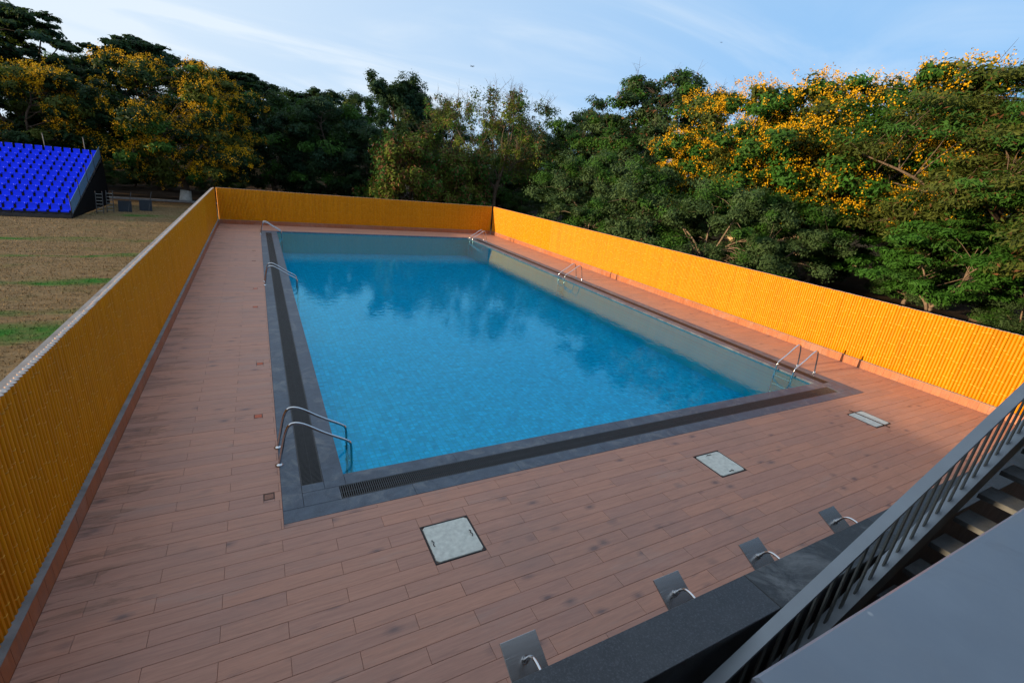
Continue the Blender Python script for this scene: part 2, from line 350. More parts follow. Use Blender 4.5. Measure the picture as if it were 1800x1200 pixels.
M['leaf_bright'] = leaf('leaf_bright', (0.022, 0.080, 0.010), (0.050, 0.145, 0.022))
M['leaf_yellow'] = leaf('leaf_yellow_green', (0.060, 0.090, 0.012), (0.130, 0.180, 0.028))
M['pod'] = leaf('dry_pods', (0.060, 0.026, 0.012), (0.150, 0.070, 0.032), 0.1)
M['flower'] = leaf('yellow_blossom', (0.48, 0.23, 0.004), (0.70, 0.42, 0.008), 0.2)
def bark(name, lo, hi):
    m, N, L, b = mat(name); g = geo(N)
    n = noise(N, L, mapping(N, L, g.outputs['Position'], (6, 6, 1.5)), 2.0, 8, 0.7)
    L.new(ramp(N, L, n, [(0.3, lo), (0.7, hi)]), b.inputs['Base Color']); b.inputs['Roughness'].default_value = 0.9; bump(N, L, b, n, 0.6, 0.03); return m
M['bark'] = bark('bark', (0.035, 0.024, 0.017), (0.12, 0.085, 0.06))
M['bark_pale'] = bark('bark_pale', (0.09, 0.062, 0.045), (0.24, 0.17, 0.12))
M['bark_mid'] = bark('bark_brown', (0.05, 0.034, 0.024), (0.17, 0.115, 0.078))
M['whitewash'] = simple('whitewash', (0.62, 0.62, 0.60), 0.9, 0, 0.2, 6, 0.3)

# ------------------------------------------------------------------ dimensions
XL, XR, YB = -2.18, 16.06, 33.87             # faces of the tiled plinths
Y0 = 1.43                                     # front of the shower wall
HP, HW = 0.24, 2.10
OX0, OX1, OY0 = 0.0, 14.0, 5.457              # outer edge of the coping
IX0, IX1, IY0, IY1 = 0.85, 13.075, 6.29, 31.29
OY1 = 31.56
GZ = -0.10                                    # level of the field
WZ = -0.045                                   # water level

# ------------------------------------------------------------------ ground, deck, pool
gb = MB(); S = 900.0
xs = [-S, XL-0.30, XR+0.30, S]; ys = [-S, 0.2, YB+0.30, S]
for i in range(3):
    for j in range(3):
        if i == 1 and j == 1: continue
        gb.poly([(xs[i], ys[j], GZ), (xs[i+1], ys[j], GZ), (xs[i+1], ys[j+1], GZ), (xs[i], ys[j+1], GZ)])
ground = tag(gb.build('ground', M['ground']), 'dry brown field with green strips and bare earth under the trees', 'field', kind='structure')

db = MB()   # mortar bed of the deck, with the pool left open
for a in ((XL-0.28, -0.4, OX0, YB+0.28), (OX1, -0.4, XR+0.28, YB+0.28), (OX0, -0.4, OX1, OY0), (OX0, OY1, OX1, YB+0.28)):
    db.box(a[0], a[1], -0.3, a[2], a[3], -0.008, bottom=False)
deck = tag(db.build('pool_deck', M['grout']), 'wood look tiled deck around the pool', 'deck', kind='structure')

def subtract(rects, h):
    out_ = []
    for (x0, y0, x1, y1) in rects:
        a, b_, c, d = max(x0, h[0]), max(y0, h[1]), min(x1, h[2]), min(y1, h[3])
        if a >= c or b_ >= d: out_.append((x0, y0, x1, y1)); continue
        if x0 < a: out_.append((x0, y0, a, y1))
        if c < x1: out_.append((c, y0, x1, y1))
        if y0 < b_: out_.append((a, y0, c, b_))
        if d < y1: out_.append((a, d, c, y1))
    return out_
COVERS = [(1.60, 4.125, 2.255, 4.785), (6.735, 4.13, 7.365, 4.76), (11.955, 4.20, 12.58, 4.83)]
DRAINS = [(-0.155, 6.10), (-0.27, 8.49), (-0.22, 10.95), (-0.30, 15.5), (-0.29, 17.75), (-0.34, 22.5), (-0.34, 24.9)]
HOLES = [(OX0, OY0, OX1, OY1)] + [(c[0]-.012, c[1]-.012, c[2]+.012, c[3]+.012) for c in COVERS] + [(x-.068, y-.068, x+.068, y+.068) for x, y in DRAINS]
tiles = []
r0 = int(math.floor((Y0 - 3.98) / 0.2)); r1 = int(math.ceil((YB - 3.98) / 0.2))
for k in range(r0, r1):
    ya = 3.98 + 0.2 * k; yb = ya + 0.2
    xo = 1.17 if (k % 2) else 1.77
    n0 = int(math.floor((XL - xo) / 1.2)) - 1
    for n in range(n0, n0 + 19):
        xa = xo + 1.2 * n
        rc = (max(xa, XL), max(ya, Y0), min(xa + 1.2, XR), min(yb, YB))
        if rc[2] - rc[0] < 0.02 or rc[3] - rc[1] < 0.02: continue
        rs = [rc]
        for h in HOLES: rs = subtract(rs, h)
        tiles += [q for q in rs if q[2]-q[0] > .02 and q[3]-q[1] > .02]
def in_view(x, y, z=0.0):
    d = Vector((x, y, z - 4.5)); wv = d.dot(_fw)
    return wv > 0 and abs(d.dot(_rt)/wv) < 1.12 and abs(d.dot(_up)/wv) < 0.75
tiles.sort(key=lambda q: (not in_view((q[0]+q[2])/2, (q[1]+q[3])/2), (q[0]+q[2])**2/4 + (q[1]+q[3])**2/4))
tcache = {}; G2 = 0.0014
rest = MB()
for i, (x0, y0, x1, y1) in enumerate(tiles):
    dz = rnd.uniform(-0.0012, 0.0012)
    if i < 300:
        key = (round(x1-x0, 3), round(y1-y0, 3))
        if key not in tcache:
            t = MB(); t.box(-key[0]/2+G2, -key[1]/2+G2, -0.02, key[0]/2-G2, key[1]/2-G2, 0, ch=0.002, bottom=False); tcache[key] = t.mesh('tile', M['tile'])
        link('tile', tcache[key], deck, ((x0+x1)/2, (y0+y1)/2, dz))
    else:
        rest.box(x0+G2, y0+G2, -0.02, x1-G2, y1-G2, dz, ch=0.002, bottom=False)
tag(rest.build('tiles', M['tile'], deck), kind='stuff')

# pool basin
pb = MB(); DZ = -1.25
pb.poly([(IX0, IY0, DZ), (IX1, IY0, DZ), (IX1, IY1, DZ), (IX0, IY1, DZ)])
pb2 = MB(); T = WZ
pb2.poly([(IX0, IY0, DZ), (IX0, IY0, T), (IX1, IY0, T), (IX1, IY0, DZ)]); pb2.poly([(IX1, IY0, DZ), (IX1, IY0, T), (IX1, IY1, T), (IX1, IY1, DZ)])
pb2.poly([(IX1, IY1, DZ), (IX1, IY1, T), (IX0, IY1, T), (IX0, IY1, DZ)]); pb2.poly([(IX0, IY1, DZ), (IX0, IY1, T), (IX0, IY0, T), (IX0, IY0, DZ)])
basin = tag(empty('pool_basin', (IX0, IY0, DZ)), 'blue mosaic basin of the swimming pool', 'pool', kind='structure')
for nm, q, mt in (('pool_floor', pb, 'mosaic'), ('pool_wall', pb2, 'pool_wall')):
    o = q.build(nm, M[mt]); o.parent = basin; o.matrix_parent_inverse = Matrix.Translation((-IX0, -IY0, -DZ))
fb = MB()
for q in ((IX0-.03, IY0-.03, IX1+.03, IY0), (IX0-.03, IY1, IX1+.03, IY1+.03), (IX0-.03, IY0, IX0, IY1), (IX1, IY0, IX1+.03, IY1)): fb.box(q[0], q[1], WZ, q[2], q[3], -.034)
o = fb.build('water_line_strip', M['coping']); o.parent = basin; o.matrix_parent_inverse = Matrix.Translation((-IX0, -IY0, -DZ))
wb = MB(); wb.poly([(IX0, IY0, WZ), (IX1, IY0, WZ), (IX1, IY1, WZ), (IX0, IY1, WZ)])
tag(wb.build('water', M['water']), 'still blue water filling the swimming pool', 'water', kind='structure')

# coping slabs: outer row, inner row, corners
coping_o = tag(empty('pool_coping', (OX0, OY0, 0)), 'dark slate coping slabs round the pool edge', 'coping', kind='structure')
def slab_row(x0, y0, x1, y1, n, along):
    for i in range(n):
        b = MB()
        if along == 'y': q = (x0, y0+(y1-y0)*i/n, x1, y0+(y1-y0)*(i+1)/n)
        else: q = (x0+(x1-x0)*i/n, y0, x0+(x1-x0)*(i+1)/n, y1)
        g = 0.0015
        b.box(q[0]+g, q[1]+g, -0.035, q[2]-g, q[3]-g, 0.003 + rnd.uniform(-.0008, .0008), ch=0.003)
        o = b.build('slab', M['coping'], coping_o); o.matrix_parent_inverse = Matrix.Translation((-OX0, -OY0, 0))
GA, GB = 0.26, 0.56
slab_row(OX0, OY0+0.262, GA, OY1, 14, 'y'); slab_row(GB, 6.02, IX0, IY1, 13, 'y')
slab_row(13.67, OY0+0.262, OX1, OY1, 14, 'y'); slab_row(IX1, 6.02, 13.37, IY1, 13, 'y')
slab_row(OX0, OY0, OX1, OY0+0.262, 8, 'x'); slab_row(IX0, 6.02, IX1, IY0, 7, 'x')
slab_row(GA, IY1, 13.67, OY1, 8, 'x')
slab_row(GA, 5.72, 0.752, 6.02, 1, 'x'); slab_row(GA, 6.02, GB, 6.20, 1, 'x'); slab_row(13.23, 5.72, 13.67, 6.02, 1, 'x'); slab_row(13.37, 6.02, 13.67, 6.20, 1, 'x')
slab_row(GA, 30.75, GB, IY1, 1, 'y'); slab_row(13.37, 30.75, 13.67, IY1, 1, 'y')
# bed under the coping (channel floor is lower)
cb = MB()
for q in ((OX0, OY0, GA, OY1), (GB, 6.02, IX0-.006, IY1), (13.67, OY0, OX1, OY1), (IX1+.006, 6.02, 13.37, IY1), (GA, OY0, 13.67, OY0+.262), (IX0-.006, 6.02, IX1+.006, IY0-.006), (GA, IY1+.006, 13.67, OY1), (GA, 5.72, .752, 6.02), (GA, 6.02, GB, 6.2), (13.23, 5.72, 13.67, 6.02), (13.37, 6.02, 13.67, 6.2), (GA, 30.75, GB, IY1), (13.37, 30.75, 13.67, IY1)):
    cb.box(q[0], q[1], -0.3, q[2], q[3], -0.036, bottom=False)
cb.poly([(OX0, OY0, -.2), (OX1, OY0, -.2), (OX1, 6.1, -.2), (OX0, 6.1, -.2)]); cb.poly([(GA, 6.1, -.2), (GB, 6.1, -.2), (GB, 31, -.2), (GA, 31, -.2)]); cb.poly([(13.37, 6.1, -.2), (13.67, 6.1, -.2), (13.67, 31, -.2), (13.37, 31, -.2)])
o = cb.build('mortar_bed', M['grout'], coping_o); o.matrix_parent_inverse = Matrix.Translation((-OX0, -OY0, 0))

M['grate'] = simple('dark_grating', (0.028, 0.030, 0.034), 0.45, 0.0, 0.2, 9, 0.0)
def grating(x0, y0, x1, y1, along, label):
    root = tag(empty('overflow_grating', ((x0+x1)/2, (y0+y1)/2, -0.03)), label, 'grating', 'overflow gratings set in the coping')
    inv = Matrix.Translation((-(x0+x1)/2, -(y0+y1)/2, 0.03))
    s = MB(); f = MB(); p = 0.03
    if along == 'x':
        n = int((x1-x0)/p)
        for i in range(n): s.box(x0+i*p+.006, y0+.012, -0.022, x0+i*p+.019, y1-.012, 0.0005, bottom=False)
        f.box(x0, y0, -.03, x1, y0+.012, 0.001); f.box(x0, y1-.012, -.03, x1, y1, 0.001); f.box(x0, (y0+y1)/2-.006, -.028, x1, (y0+y1)/2+.006, -.006)
    else:
        n = int((y1-y0)/p)
        for i in range(n): s.box(x0+.012, y0+i*p+.006, -0.022, x1-.012, y0+i*p+.019, 0.0005, bottom=False)
        f.box(x0, y0, -.03, x0+.012, y1, 0.001); f.box(x1-.012, y0, -.03, x1, y1, 0.001); f.box((x0+x1)/2-.006, y0, -.028, (x0+x1)/2+.006, y1, -.006)
    a = tag(s.build('grating_bars', M['grate'], root), kind='stuff'); a.matrix_parent_inverse = inv
    a = f.build('grating_frame', M['grate'], root); a.matrix_parent_inverse = inv
grating(0.754, 5.722, 13.228, 6.018, 'x', 'black slatted overflow grating along the near edge of the pool')
grating(GA+.002, 6.202, GB-.002, 30.748, 'y', 'black slatted overflow grating along the left edge of the pool')
grating(13.372, 6.202, 13.668, 30.748, 'y', 'black slatted overflow grating along the right edge of the pool')

# ------------------------------------------------------------------ bamboo walls
PITCH, PR = 0.0735, 0.0362
def pole_mb(b, x, y, z0, z1, rr, sides, nodes, fine=True):
    rings = [(z0, 1.0, 0)]
    for zn in nodes:
        if fine: rings += [(zn-.009, 1.0, 0), (zn-.002, .86, 0), (zn+.004, 1.08, 2), (zn+.015, 1.03, 2), (zn+.021, 1.0, 0)]
        else: rings += [(zn-.010, 1.0, 0), (zn-.002, .88, 0), (zn+.005, 1.07, 2), (zn+.018, 1.0, 2)]
    rings += [(z1-.004, 1.0, 0), (z1, 0.90, 1)]
    base = len(b.v); ph = 0.3
    for z, k, m in rings:
        for j in range(sides):
            th = 2*math.pi*j/sides + ph; b.v.append((x+rr*k*math.cos(th), y+rr*k*math.sin(th), z))
    for i in range(len(rings)-1):
        for j in range(sides):
            b.f.append((base+i*sides+j, base+i*sides+(j+1) % sides, base+(i+1)*sides+(j+1) % sides, base+(i+1)*sides+j)); b.m.append(rings[i+1][2] if rings[i+1][2] else 0)
    t = base+(len(rings)-1)*sides
    b.f.append(tuple(t+j for j in range(sides))); b.m.append(1)
def rand_nodes(r):
    z = HP + r.uniform(0.04, 0.5); ns = []
    while z < HW - 0.06:
        ns.append(z); z += r.uniform(0.30, 0.62)
    return ns
PM = [M['bamboo'], M['pole_end'], M['node']]
pole_vars = []
for k in range(36):
    b = MB(); pole_mb(b, 0, 0, HP, HW + rnd.uniform(-.004, .004), PR, 12, rand_nodes(rnd)); pole_vars.append(b.mesh('bamboo_pole', PM, smooth=False))
for me in pole_vars: me.polygons.foreach_set('use_smooth', [p.material_index != 1 for p in me.polygons])
def bamboo_wall(label, p0, p1, inward, near_first):
    """p0..p1 runs along the plinth face, inward points to the pool"""
    p0 = Vector((*p0, 0)); p1 = Vector((*p1, 0)); dr = (p1-p0).normalized(); ln = (p1-p0).length; iw = Vector((*inward, 0))
    root = tag(empty('bamboo_wall', (p0+p1)/2 - iw*0.1), label, 'wall', 'yellow bamboo walls round the pool')
    inv = Matrix.Translation(-root.location)
    def add(o): o.matrix_parent_inverse = inv; return o
    def slab(name, d0, d1, z0, z1, m, par=None, ch=0):
        b = MB(); pts = [p0 - iw*d0, p1 - iw*d1]
        xs_ = sorted((pts[0].x, pts[1].x)); ys_ = sorted((pts[0].y, pts[1].y)); b.box(xs_[0], ys_[0], z0, xs_[1], ys_[1], z1, ch=ch); return add(b.build(name, M[m], root))
    slab('backing', 0.135, 0.225, -0.3, HW-0.035, 'cement')
    pl = slab('plinth', 0.014, 0.13, -0.05, HP-0.004, 'cement')
    slab('ledge', -0.004, 0.128, HP-0.003, HP+0.004, 'cement')
    # plinth tiles
    n = int(ln/0.2); b = MB()
    if abs(dr.x) > .5: b.box(-0.0985, -0.007, 0.0, 0.0985, 0.007, HP-.006)
    else: b.box(-0.007, -0.0985, 0.0, 0.007, 0.0985, HP-.006)
    me = b.mesh('plinth_tile', M['plinth_tile'])
    for i in range(n):
        c = p0 + dr*(0.2*i+0.1) - iw*(0.007 + rnd.uniform(0, .0015)); c.z = 0.001
        o = link('plinth_tile', me, pl, c)
    # poles
    n = int(ln/PITCH); pos = []
    for i in range(n):
        c = p0 + dr*(PITCH*(i+.5)) - iw*(0.060+PR)
        pos.append((not in_view(c.x, c.y, 1.2), (c - Vector((0, 0, 0))).length, c))
    pos.sort(key=lambda q: (q[0], q[1]))
    far = MB()
    for i, (nv, dd, c) in enumerate(pos):
        if i < 300:
            o = link('bamboo_pole', rnd.choice(pole_vars), root, c - root.location + Vector((rnd.uniform(-.001, .001), rnd.uniform(-.001, .001), 0)))
            o.rotation_euler = (rnd.uniform(-.0012, .0012), rnd.uniform(-.0012, .0012), rnd.uniform(-.3, .3))
        else: pole_mb(far, c.x, c.y, HP, HW + rnd.uniform(-.004, .004), PR, 8, rand_nodes(rnd), False)
    if far.v:
        o = add(far.build('bamboo_poles', PM, root)); tag(o, kind='stuff')
    return root
bamboo_wall('shaded yellow bamboo wall along the left side of the deck beside the dry field', (XL, 1.0), (XL, YB), (1, 0), True)
bamboo_wall('shaded yellow bamboo wall across the far end of the pool', (XL, YB), (XR, YB), (0, -1), True)
bamboo_wall('sunlit bright yellow bamboo wall along the right side of the deck', (XR, 1.0), (XR, YB), (-1, 0), True)

# ------------------------------------------------------------------ deck fittings
M['red_tile'] = simple('red_clay_cover', (0.50, 0.115, 0.055), 0.7, 0, 0.2, 30, 0.2)
M['brown_tile'] = simple('brown_clay_cover', (0.26, 0.12, 0.08), 0.7, 0, 0.25, 30, 0.2)
dl = ['brown square drain cover beside the near left corner of the pool', 'red square drain cover on the deck, nearest of the bright red ones', 'red square drain cover, second of the bright red ones from the camera',
      'red square drain cover, third of the bright red ones from the camera', 'red square drain cover, fourth of the bright red ones from the camera', 'faint brownish drain cover just beyond the red ones', 'faint brownish drain cover, farthest along the left deck']
for i, (x, y) in enumerate(DRAINS):
    mt = 'red_tile' if 1 <= i <= 4 else 'brown_tile'
    root = tag(empty('drain_cover', (x, y, 0)), dl[i], 'drain cover', 'small drain covers along the left deck')
    b = MB(); b.box(-.058, -.058, -.02, .058, .058, 0.0035, ch=.004); b.build('cover', M[mt], root)
    b = MB()
    for s in (-1, 1): b.box(s*.0635-.003, -.067, -.02, s*.0635+.003, .067, .0005); b.box(-.060, s*.0635-.003, -.02, .060, s*.0635+.003, .0005)
    b.build('rim', M['black_metal'], root)
cl = ['square concrete manhole cover with two wire handles, nearest to the camera', 'square concrete manhole cover lying between the two other covers', 'square concrete manhole cover with a dark rod lying across it, far right']
for i, (x0, y0, x1, y1) in enumerate(COVERS):
    cx, cy = (x0+x1)/2, (y0+y1)/2; hx, hy = (x1-x0)/2, (y1-y0)/2
    root = tag(empty('manhole_cover', (cx, cy, 0)), cl[i], 'manhole cover', 'manhole covers in the deck')
    b = MB(); e = .014
    # slab with slightly rounded corners
    c = .035; top = [(-hx+e+c, -hy+e), (hx-e-c, -hy+e), (hx-e, -hy+e+c), (hx-e, hy-e-c), (hx-e-c, hy-e), (-hx+e+c, hy-e), (-hx+e, hy-e-c), (-hx+e, -hy+e+c)]
    k = 0.982; ring0 = [(p[0], p[1], -.03) for p in top]; ring1 = [(p[0], p[1], .002) for p in top]; ring2 = [(p[0]*k, p[1]*k, .007) for p in top]
    b.poly(ring2)
    for A, B in ((ring0, ring1), (ring1, ring2)):
        for j in range(8): b.poly([A[j], A[(j+1) % 8], B[(j+1) % 8], B[j]])
    b.build('cover_slab', M['concrete'], root)
    b = MB(); t = .010
    for s in (-1, 1): b.box(s*(hx-.001)-t/2, -hy-t/2, -.03, s*(hx-.001)+t/2, hy+t/2, .004); b.box(-hx+t/2, s*(hy-.001)-t/2, -.03, hx-t/2, s*(hy-.001)+t/2, .004)
    b.build('frame', M['black_metal'], root)
    if i < 2:
        for s in (-1, 1):
            b = MB(); xx = s*(hx*0.80)
            b.tube([(xx-.006*s, -.060, .006), (xx, -.050, .012), (xx+.006*s, -.03, .020), (xx-.012*s, 0, .024), (xx+.006*s, .03, .020), (xx, .050, .012), (xx-.006*s, .060, .006)], .006, 6); b.build('handle', M['black_metal'], root).rotation_euler = (0, 0, R(90*i))
    else:
        b = MB(); b.tube([(-.03, hy+.10, .014), (.0, 0, .014), (.02, -hy-.12, .014)], .010, 6); tag(b.build('rod', M['rust'], root), 'dark rusty rod across the cover')

# ------------------------------------------------------------------ ladders
prof = [(0, 0), (.045, .22), (.115, .56), (.19, .70), (.36, .665), (.66, .44), (1.005, .245), (1.06, .17), (1.06, 0.0), (1.06, -.95)]
def ladder(x, sgn, y, label):
    root = tag(empty('pool_ladder', (x, y, 0)), label, 'ladder', 'stainless steel pool ladders')
    for s in (-.255, .255):
        P = smooth_path([(sgn*px, s, pz) for px, pz in prof], 3); b = MB(); b.tube(P, .0205, 12); rl = b.build('rail', M['steel'], root, smooth=True)
        b = MB(); b.lathe([(.055, .004), (.055, .012), (.042, .022), (.024, .030), (.0215, .034)], (0, s, 0), 18); b.build('flange', M['steel'], rl, smooth=True)
    for k, z in enumerate((-.16, -.42, -.68)):
        b = MB(); b.box(sgn*1.06-.04, -.238, z-.012, sgn*1.06+.04, .238, z+.012, ch=.006); st = b.build('step', M['steel'], root)
    return root
for y, n in ((7.08, 'nearest the camera'), (18.45, 'in the middle of the long side'), (30.2, 'in the far left corner')):
    ladder(0.0, 1, y, 'steel pool ladder on the left edge, ' + n)
for y, n in ((7.07, 'nearest the camera'), (18.75, 'in the middle of the long side'), (30.3, 'in the far right corner')):
    ladder(14.0, -1, y, 'steel pool ladder on the right edge, ' + n)

# ------------------------------------------------------------------ shower wall and shower heads
SW0, SW1, SWZ = 1.135, 1.43, 1.95
root = tag(empty('shower_wall', (3, (SW0+SW1)/2, 0)), 'low dark wall with a black granite top carrying the shower heads', 'wall')
inv = Matrix.Translation(-root.location)
b = MB(); b.box(-2.1, SW0+.02, -0.3, 9.5, SW1-.02, SWZ-.03); o = b.build('wall_body', M['black_granite'], root); o.matrix_parent_inverse = inv
for i, (xa, xb, mt) in enumerate(((-2.1, .9, 'black_granite'), (.9, 2.93, 'black_granite'), (2.93, 4.6, 'stained_granite'), (4.6, 7.1, 'black_granite'), (7.1, 9.5, 'black_granite'))):
    b = MB(); b.box(xa+.0015, SW0, SWZ-.03, xb-.0015, SW1, SWZ, ch=.004); o = b.build('cap_slab', M[mt], root); o.matrix_parent_inverse = inv
    if mt == 'stained_granite': tag(o, 'granite slab with white mineral stains')
hl = ['square steel rain shower head nearest the camera', 'square steel rain shower head, second from the camera', 'square steel rain shower head, third from the camera', 'square steel rain shower head farthest from the camera']
for i, (x, z) in enumerate(((1.22, 1.80), (2.46, 1.80), (3.40, 1.80), (4.52, 1.80))):
    yc = 1.60
    root = tag(empty('shower_head', (x, yc, z)), hl[i], 'shower head', 'shower heads along the granite wall')
    th = R(27); cs, sn = math.cos(th), math.sin(th)
    b = MB(); h = .125; b.box(-h, -h, -.006, h, h, .002, ch=.002)
    o = b.build('plate', M['brushed'], root); o.rotation_euler = (th, 0, 0)
    nrm = Vector((0, -sn, cs)); b = MB()
    b.tube([nrm*.002, nrm*.012], .022, 14); b.tube([nrm*.012, nrm*.030], .014, 12); b.tube([nrm*.030, nrm*.040], .018, 12); b.build('swivel_joint', M['steel'], root, smooth=False)
    P = smooth_path([nrm*.036, nrm*.085, Vector((0, -.09, .115)), Vector((0, -(yc-SW1)-.02, .10))], 3)
    b = MB(); b.tube(P, .0095, 10); b.build('arm', M['steel'], root, smooth=True)
    b = MB(); b.tube([Vector((0, -(yc-SW1)+.0005, .10)), Vector((0, -(yc-SW1)+.010, .10))], .026, 16); b.build('wall_flange', M['steel'], root)

# ------------------------------------------------------------------ stairs with railing, parapet by the camera
M['paint'] = simple('grey_painted_steel', (0.26, 0.295, 0.33), 0.42, 0.0, 0.10, 3, 0.05)
M['bar_paint'] = simple('grey_green_bars', (0.17, 0.18, 0.17), 0.5, 0.0, 0.15, 4, 0.05)
M['tread'] = simple('grey_stone_tread', (0.075, 0.08, 0.085), 0.75, 0, 0.2, 20, 0.5)
M['soil_floor'] = simple('dark_floor', (0.02, 0.02, 0.022), 0.8)
def parapet_mat():
    m, N, L, b = mat('parapet_sheet'); g = geo(N); P = g.outputs['Position']
    c = ramp(N, L, noise(N, L, P, 5, 6, .6), [(.3, (.225, .265, .325)), (.7, (.275, .315, .375))])
    v = N.new('ShaderNodeTexVoronoi'); v.inputs['Scale'].default_value = 16; L.new(P, v.inputs['Vector'])
    sc = N.new('ShaderNodeSeparateColor'); L.new(v.outputs['Color'], sc.inputs[0])
    k = math_(N, L, 'MULTIPLY', ramp(N, L, v.outputs['Distance'], [(0.035, 1.0), (0.07, 0.0)]), math_(N, L, 'GREATER_THAN', sc.outputs[0], 0.55))
    c = mix(N, L, math_(N, L, 'MULTIPLY', k, .75), c, (.55, .56, .58))
    scr = noise(N, L, mapping(N, L, P, (60, 8, 8), (0, 0, R(25))), 1.0, 4, .7)
    c = mix(N, L, math_(N, L, 'MULTIPLY', ramp(N, L, scr, [(.62, 0.), (.75, 1.)]), .15), c, (.4, .42, .45))
    dst = noise(N, L, P, 2.2, 9, .72, .8); c = mix(N, L, math_(N, L, 'MULTIPLY', ramp(N, L, dst, [(.46, 0.), (.7, 1.)]), .38), c, (.36, .37, .385)); drk = noise(N, L, mapping(N, L, P, (1, 1, 1), loc=(5, 2, 0)), 3.5, 9, .75, .6); c = mix(N, L, math_(N, L, 'MULTIPLY', ramp(N, L, drk, [(.58, 0.), (.72, 1.)]), .30), c, (.12, .13, .145)); L.new(ramp(N, L, dst, [(.3, .3), (.7, .6)]), b.inputs['Roughness']); L.new(c, b.inputs['Base Color']); bump(N, L, b, noise(N, L, P, 40, 4), .08, .002); return m
M['parapet'] = parapet_mat()
RS = 0.5086                                   # slope of the flight
zr = lambda x: 3.336 + RS*(x-5.43)            # top of handrail
zt = lambda x: 2.506 + RS*(x-5.595)           # nosing line of the treads
root = tag(empty('staircase', (5.0, 0.6, 0.0)), 'open steel staircase with grey stone treads and a slatted railing', 'staircase')
inv = Matrix.Translation(-root.location)
def add(b, name, m, par=root, sm=False):
    o = b.build(name, m, par, smooth=sm); o.matrix_parent_inverse = inv; return o
def sloped_bar(x0, x1, f, y0, y1, th):
    b = MB(); v = [(x0, y0), (x1, y0), (x1, y1), (x0, y1)]
    lo = [(x, y, f(x)-th) for x, y in v]; hi = [(x, y, f(x)) for x, y in v]
    b.poly(hi); b.poly(list(reversed(lo)))
    for j in range(4): b.poly([lo[j], lo[(j+1) % 4], hi[(j+1) % 4], hi[j]])
    return b
XA, XB = 1.9, 8.2
add(sloped_bar(XA, XB, zr, 1.025, 1.10, .030), 'handrail', M['paint'])
add(sloped_bar(XA, XB, lambda x: zt(x)+.205, 1.015, 1.105, .010), 'stringer_flange', M['paint'])
add(sloped_bar(XA, XB, lambda x: zt(x)+.195, 1.052, 1.068, .36), 'stringer', M['bar_paint'])
add(sloped_bar(XA, XB, lambda x: zt(x)+.10, -0.08, -0.06, .30), 'stringer', M['bar_paint'])
nose0, run = 5.595, 0.3085
k0 = int((XA - nose0)/run)+1; k1 = int((XB - nose0)/run)
for k in range(k0, k1):
    x = nose0 + k*run; z = zt(x)
    b = MB(); b.box(x, -.058, z-.045, x+.27, 1.008, z, ch=.004); add(b, 'tread', M['tread'])
x = XA + .03
while x < XB - .05:
    b = MB(); zlo = zt(x)+.205; zhi = zr(x)-.028
    b.box(x, 1.056, zlo, x+.040, 1.067, zhi); add(b, 'baluster', M['bar_paint']); x += run/2
# landing where the flight ends
b = MB(); zl = zt(nose0 + k1*run); b.box(nose0+k1*run, -1.6, zl-.12, 11.0, 1.09, zl, ch=.005); add(b, 'landing', M['tread'])

root = tag(empty('balcony_parapet', (2.5, -.05, 2.6)), 'blue grey metal topped parapet in the near right corner', 'parapet')
inv = Matrix.Translation(-root.location)
b = MB(); b.box(.455, -.30, 3.965, 6.5, .178, 4.0, ch=.004); add(b, 'cap_sheet', M['parapet'], root)
b = MB(); b.box(.475, -.28, 2.75, 6.48, .158, 3.962); add(b, 'parapet_body', M['paint'], root)
root = tag(empty('balcony_floor', (2, -1.2, 2.6)), 'grey floor of the balcony behind the parapet', 'balcony')
inv = Matrix.Translation(-root.location)
b = MB(); b.box(-3.0, -3.0, 2.55, 6.5, -.301, 2.75); add(b, 'floor_slab', M['tread'], root)
# unseen building behind the camera that carries the balcony, added for shade and reflections
M['render'] = simple('grey_render', (0.24, 0.17, 0.12), 0.85, 0, 0.15, 1.5, 0.2); M['soffit'] = simple('brown_soffit', (0.16, 0.10, 0.07), 0.6, 0, 0.2, 2, 0.1)
root = tag(empty('building', (5, -6, 0)), 'unseen building with brown walls that carries the balcony, added for its shade', 'building')
inv = Matrix.Translation(-root.location)
b = MB(); b.box(-9, -12, -.3, 16, -3.0, 8.8); add(b, 'wall', M['render'], root)
b = MB(); b.box(-10, -12.5, 8.8, 17, -0.7, 9.1); add(b, 'roof', M['soffit'], root)  # eave drawn out so the shower plates reflect its brown soffit
for q in ((-3.0, .65, -.3, 8.8), (1.36, 2.2, -.3, 8.8), (.65, 1.36, -.3, 2.95), (.65, 1.36, 3.6, 8.8)):      # added wall left of the stairs, shades the rail; opening sized to sun treads
    b = MB(); b.box(-3.0, q[0], q[2], -2.72, q[1], q[3]); add(b, 'shade_wall', M['render'], root)
for x in (-6, -1, 4, 9, 14):
    b = MB(); b.box(x-1.2, -3.06, 3.0, x+1.2, -2.98, 5.4); add(b, 'window', M['black_metal'], root)
# small brown post beside the parapet end
root = tag(empty('newel_post', (.5, .30, 2.6)), 'short brown post at the end of the parapet by the stairs', 'post')
b = MB(); b.box(-.018, -.018, -2.7, .018, .018, 1.12, ch=.008); b.build('post_shaft', M['rust'], root, loc=(.02, -.035, 0))
b = MB(); b.lathe([(.0, 0), (.026, 0), (.026, .01), (.018, .022), (.006, .026)], (0, 0, 0), 12); b.build('post_cap', M['rust'], root, loc=(.02, -.035, 1.12))
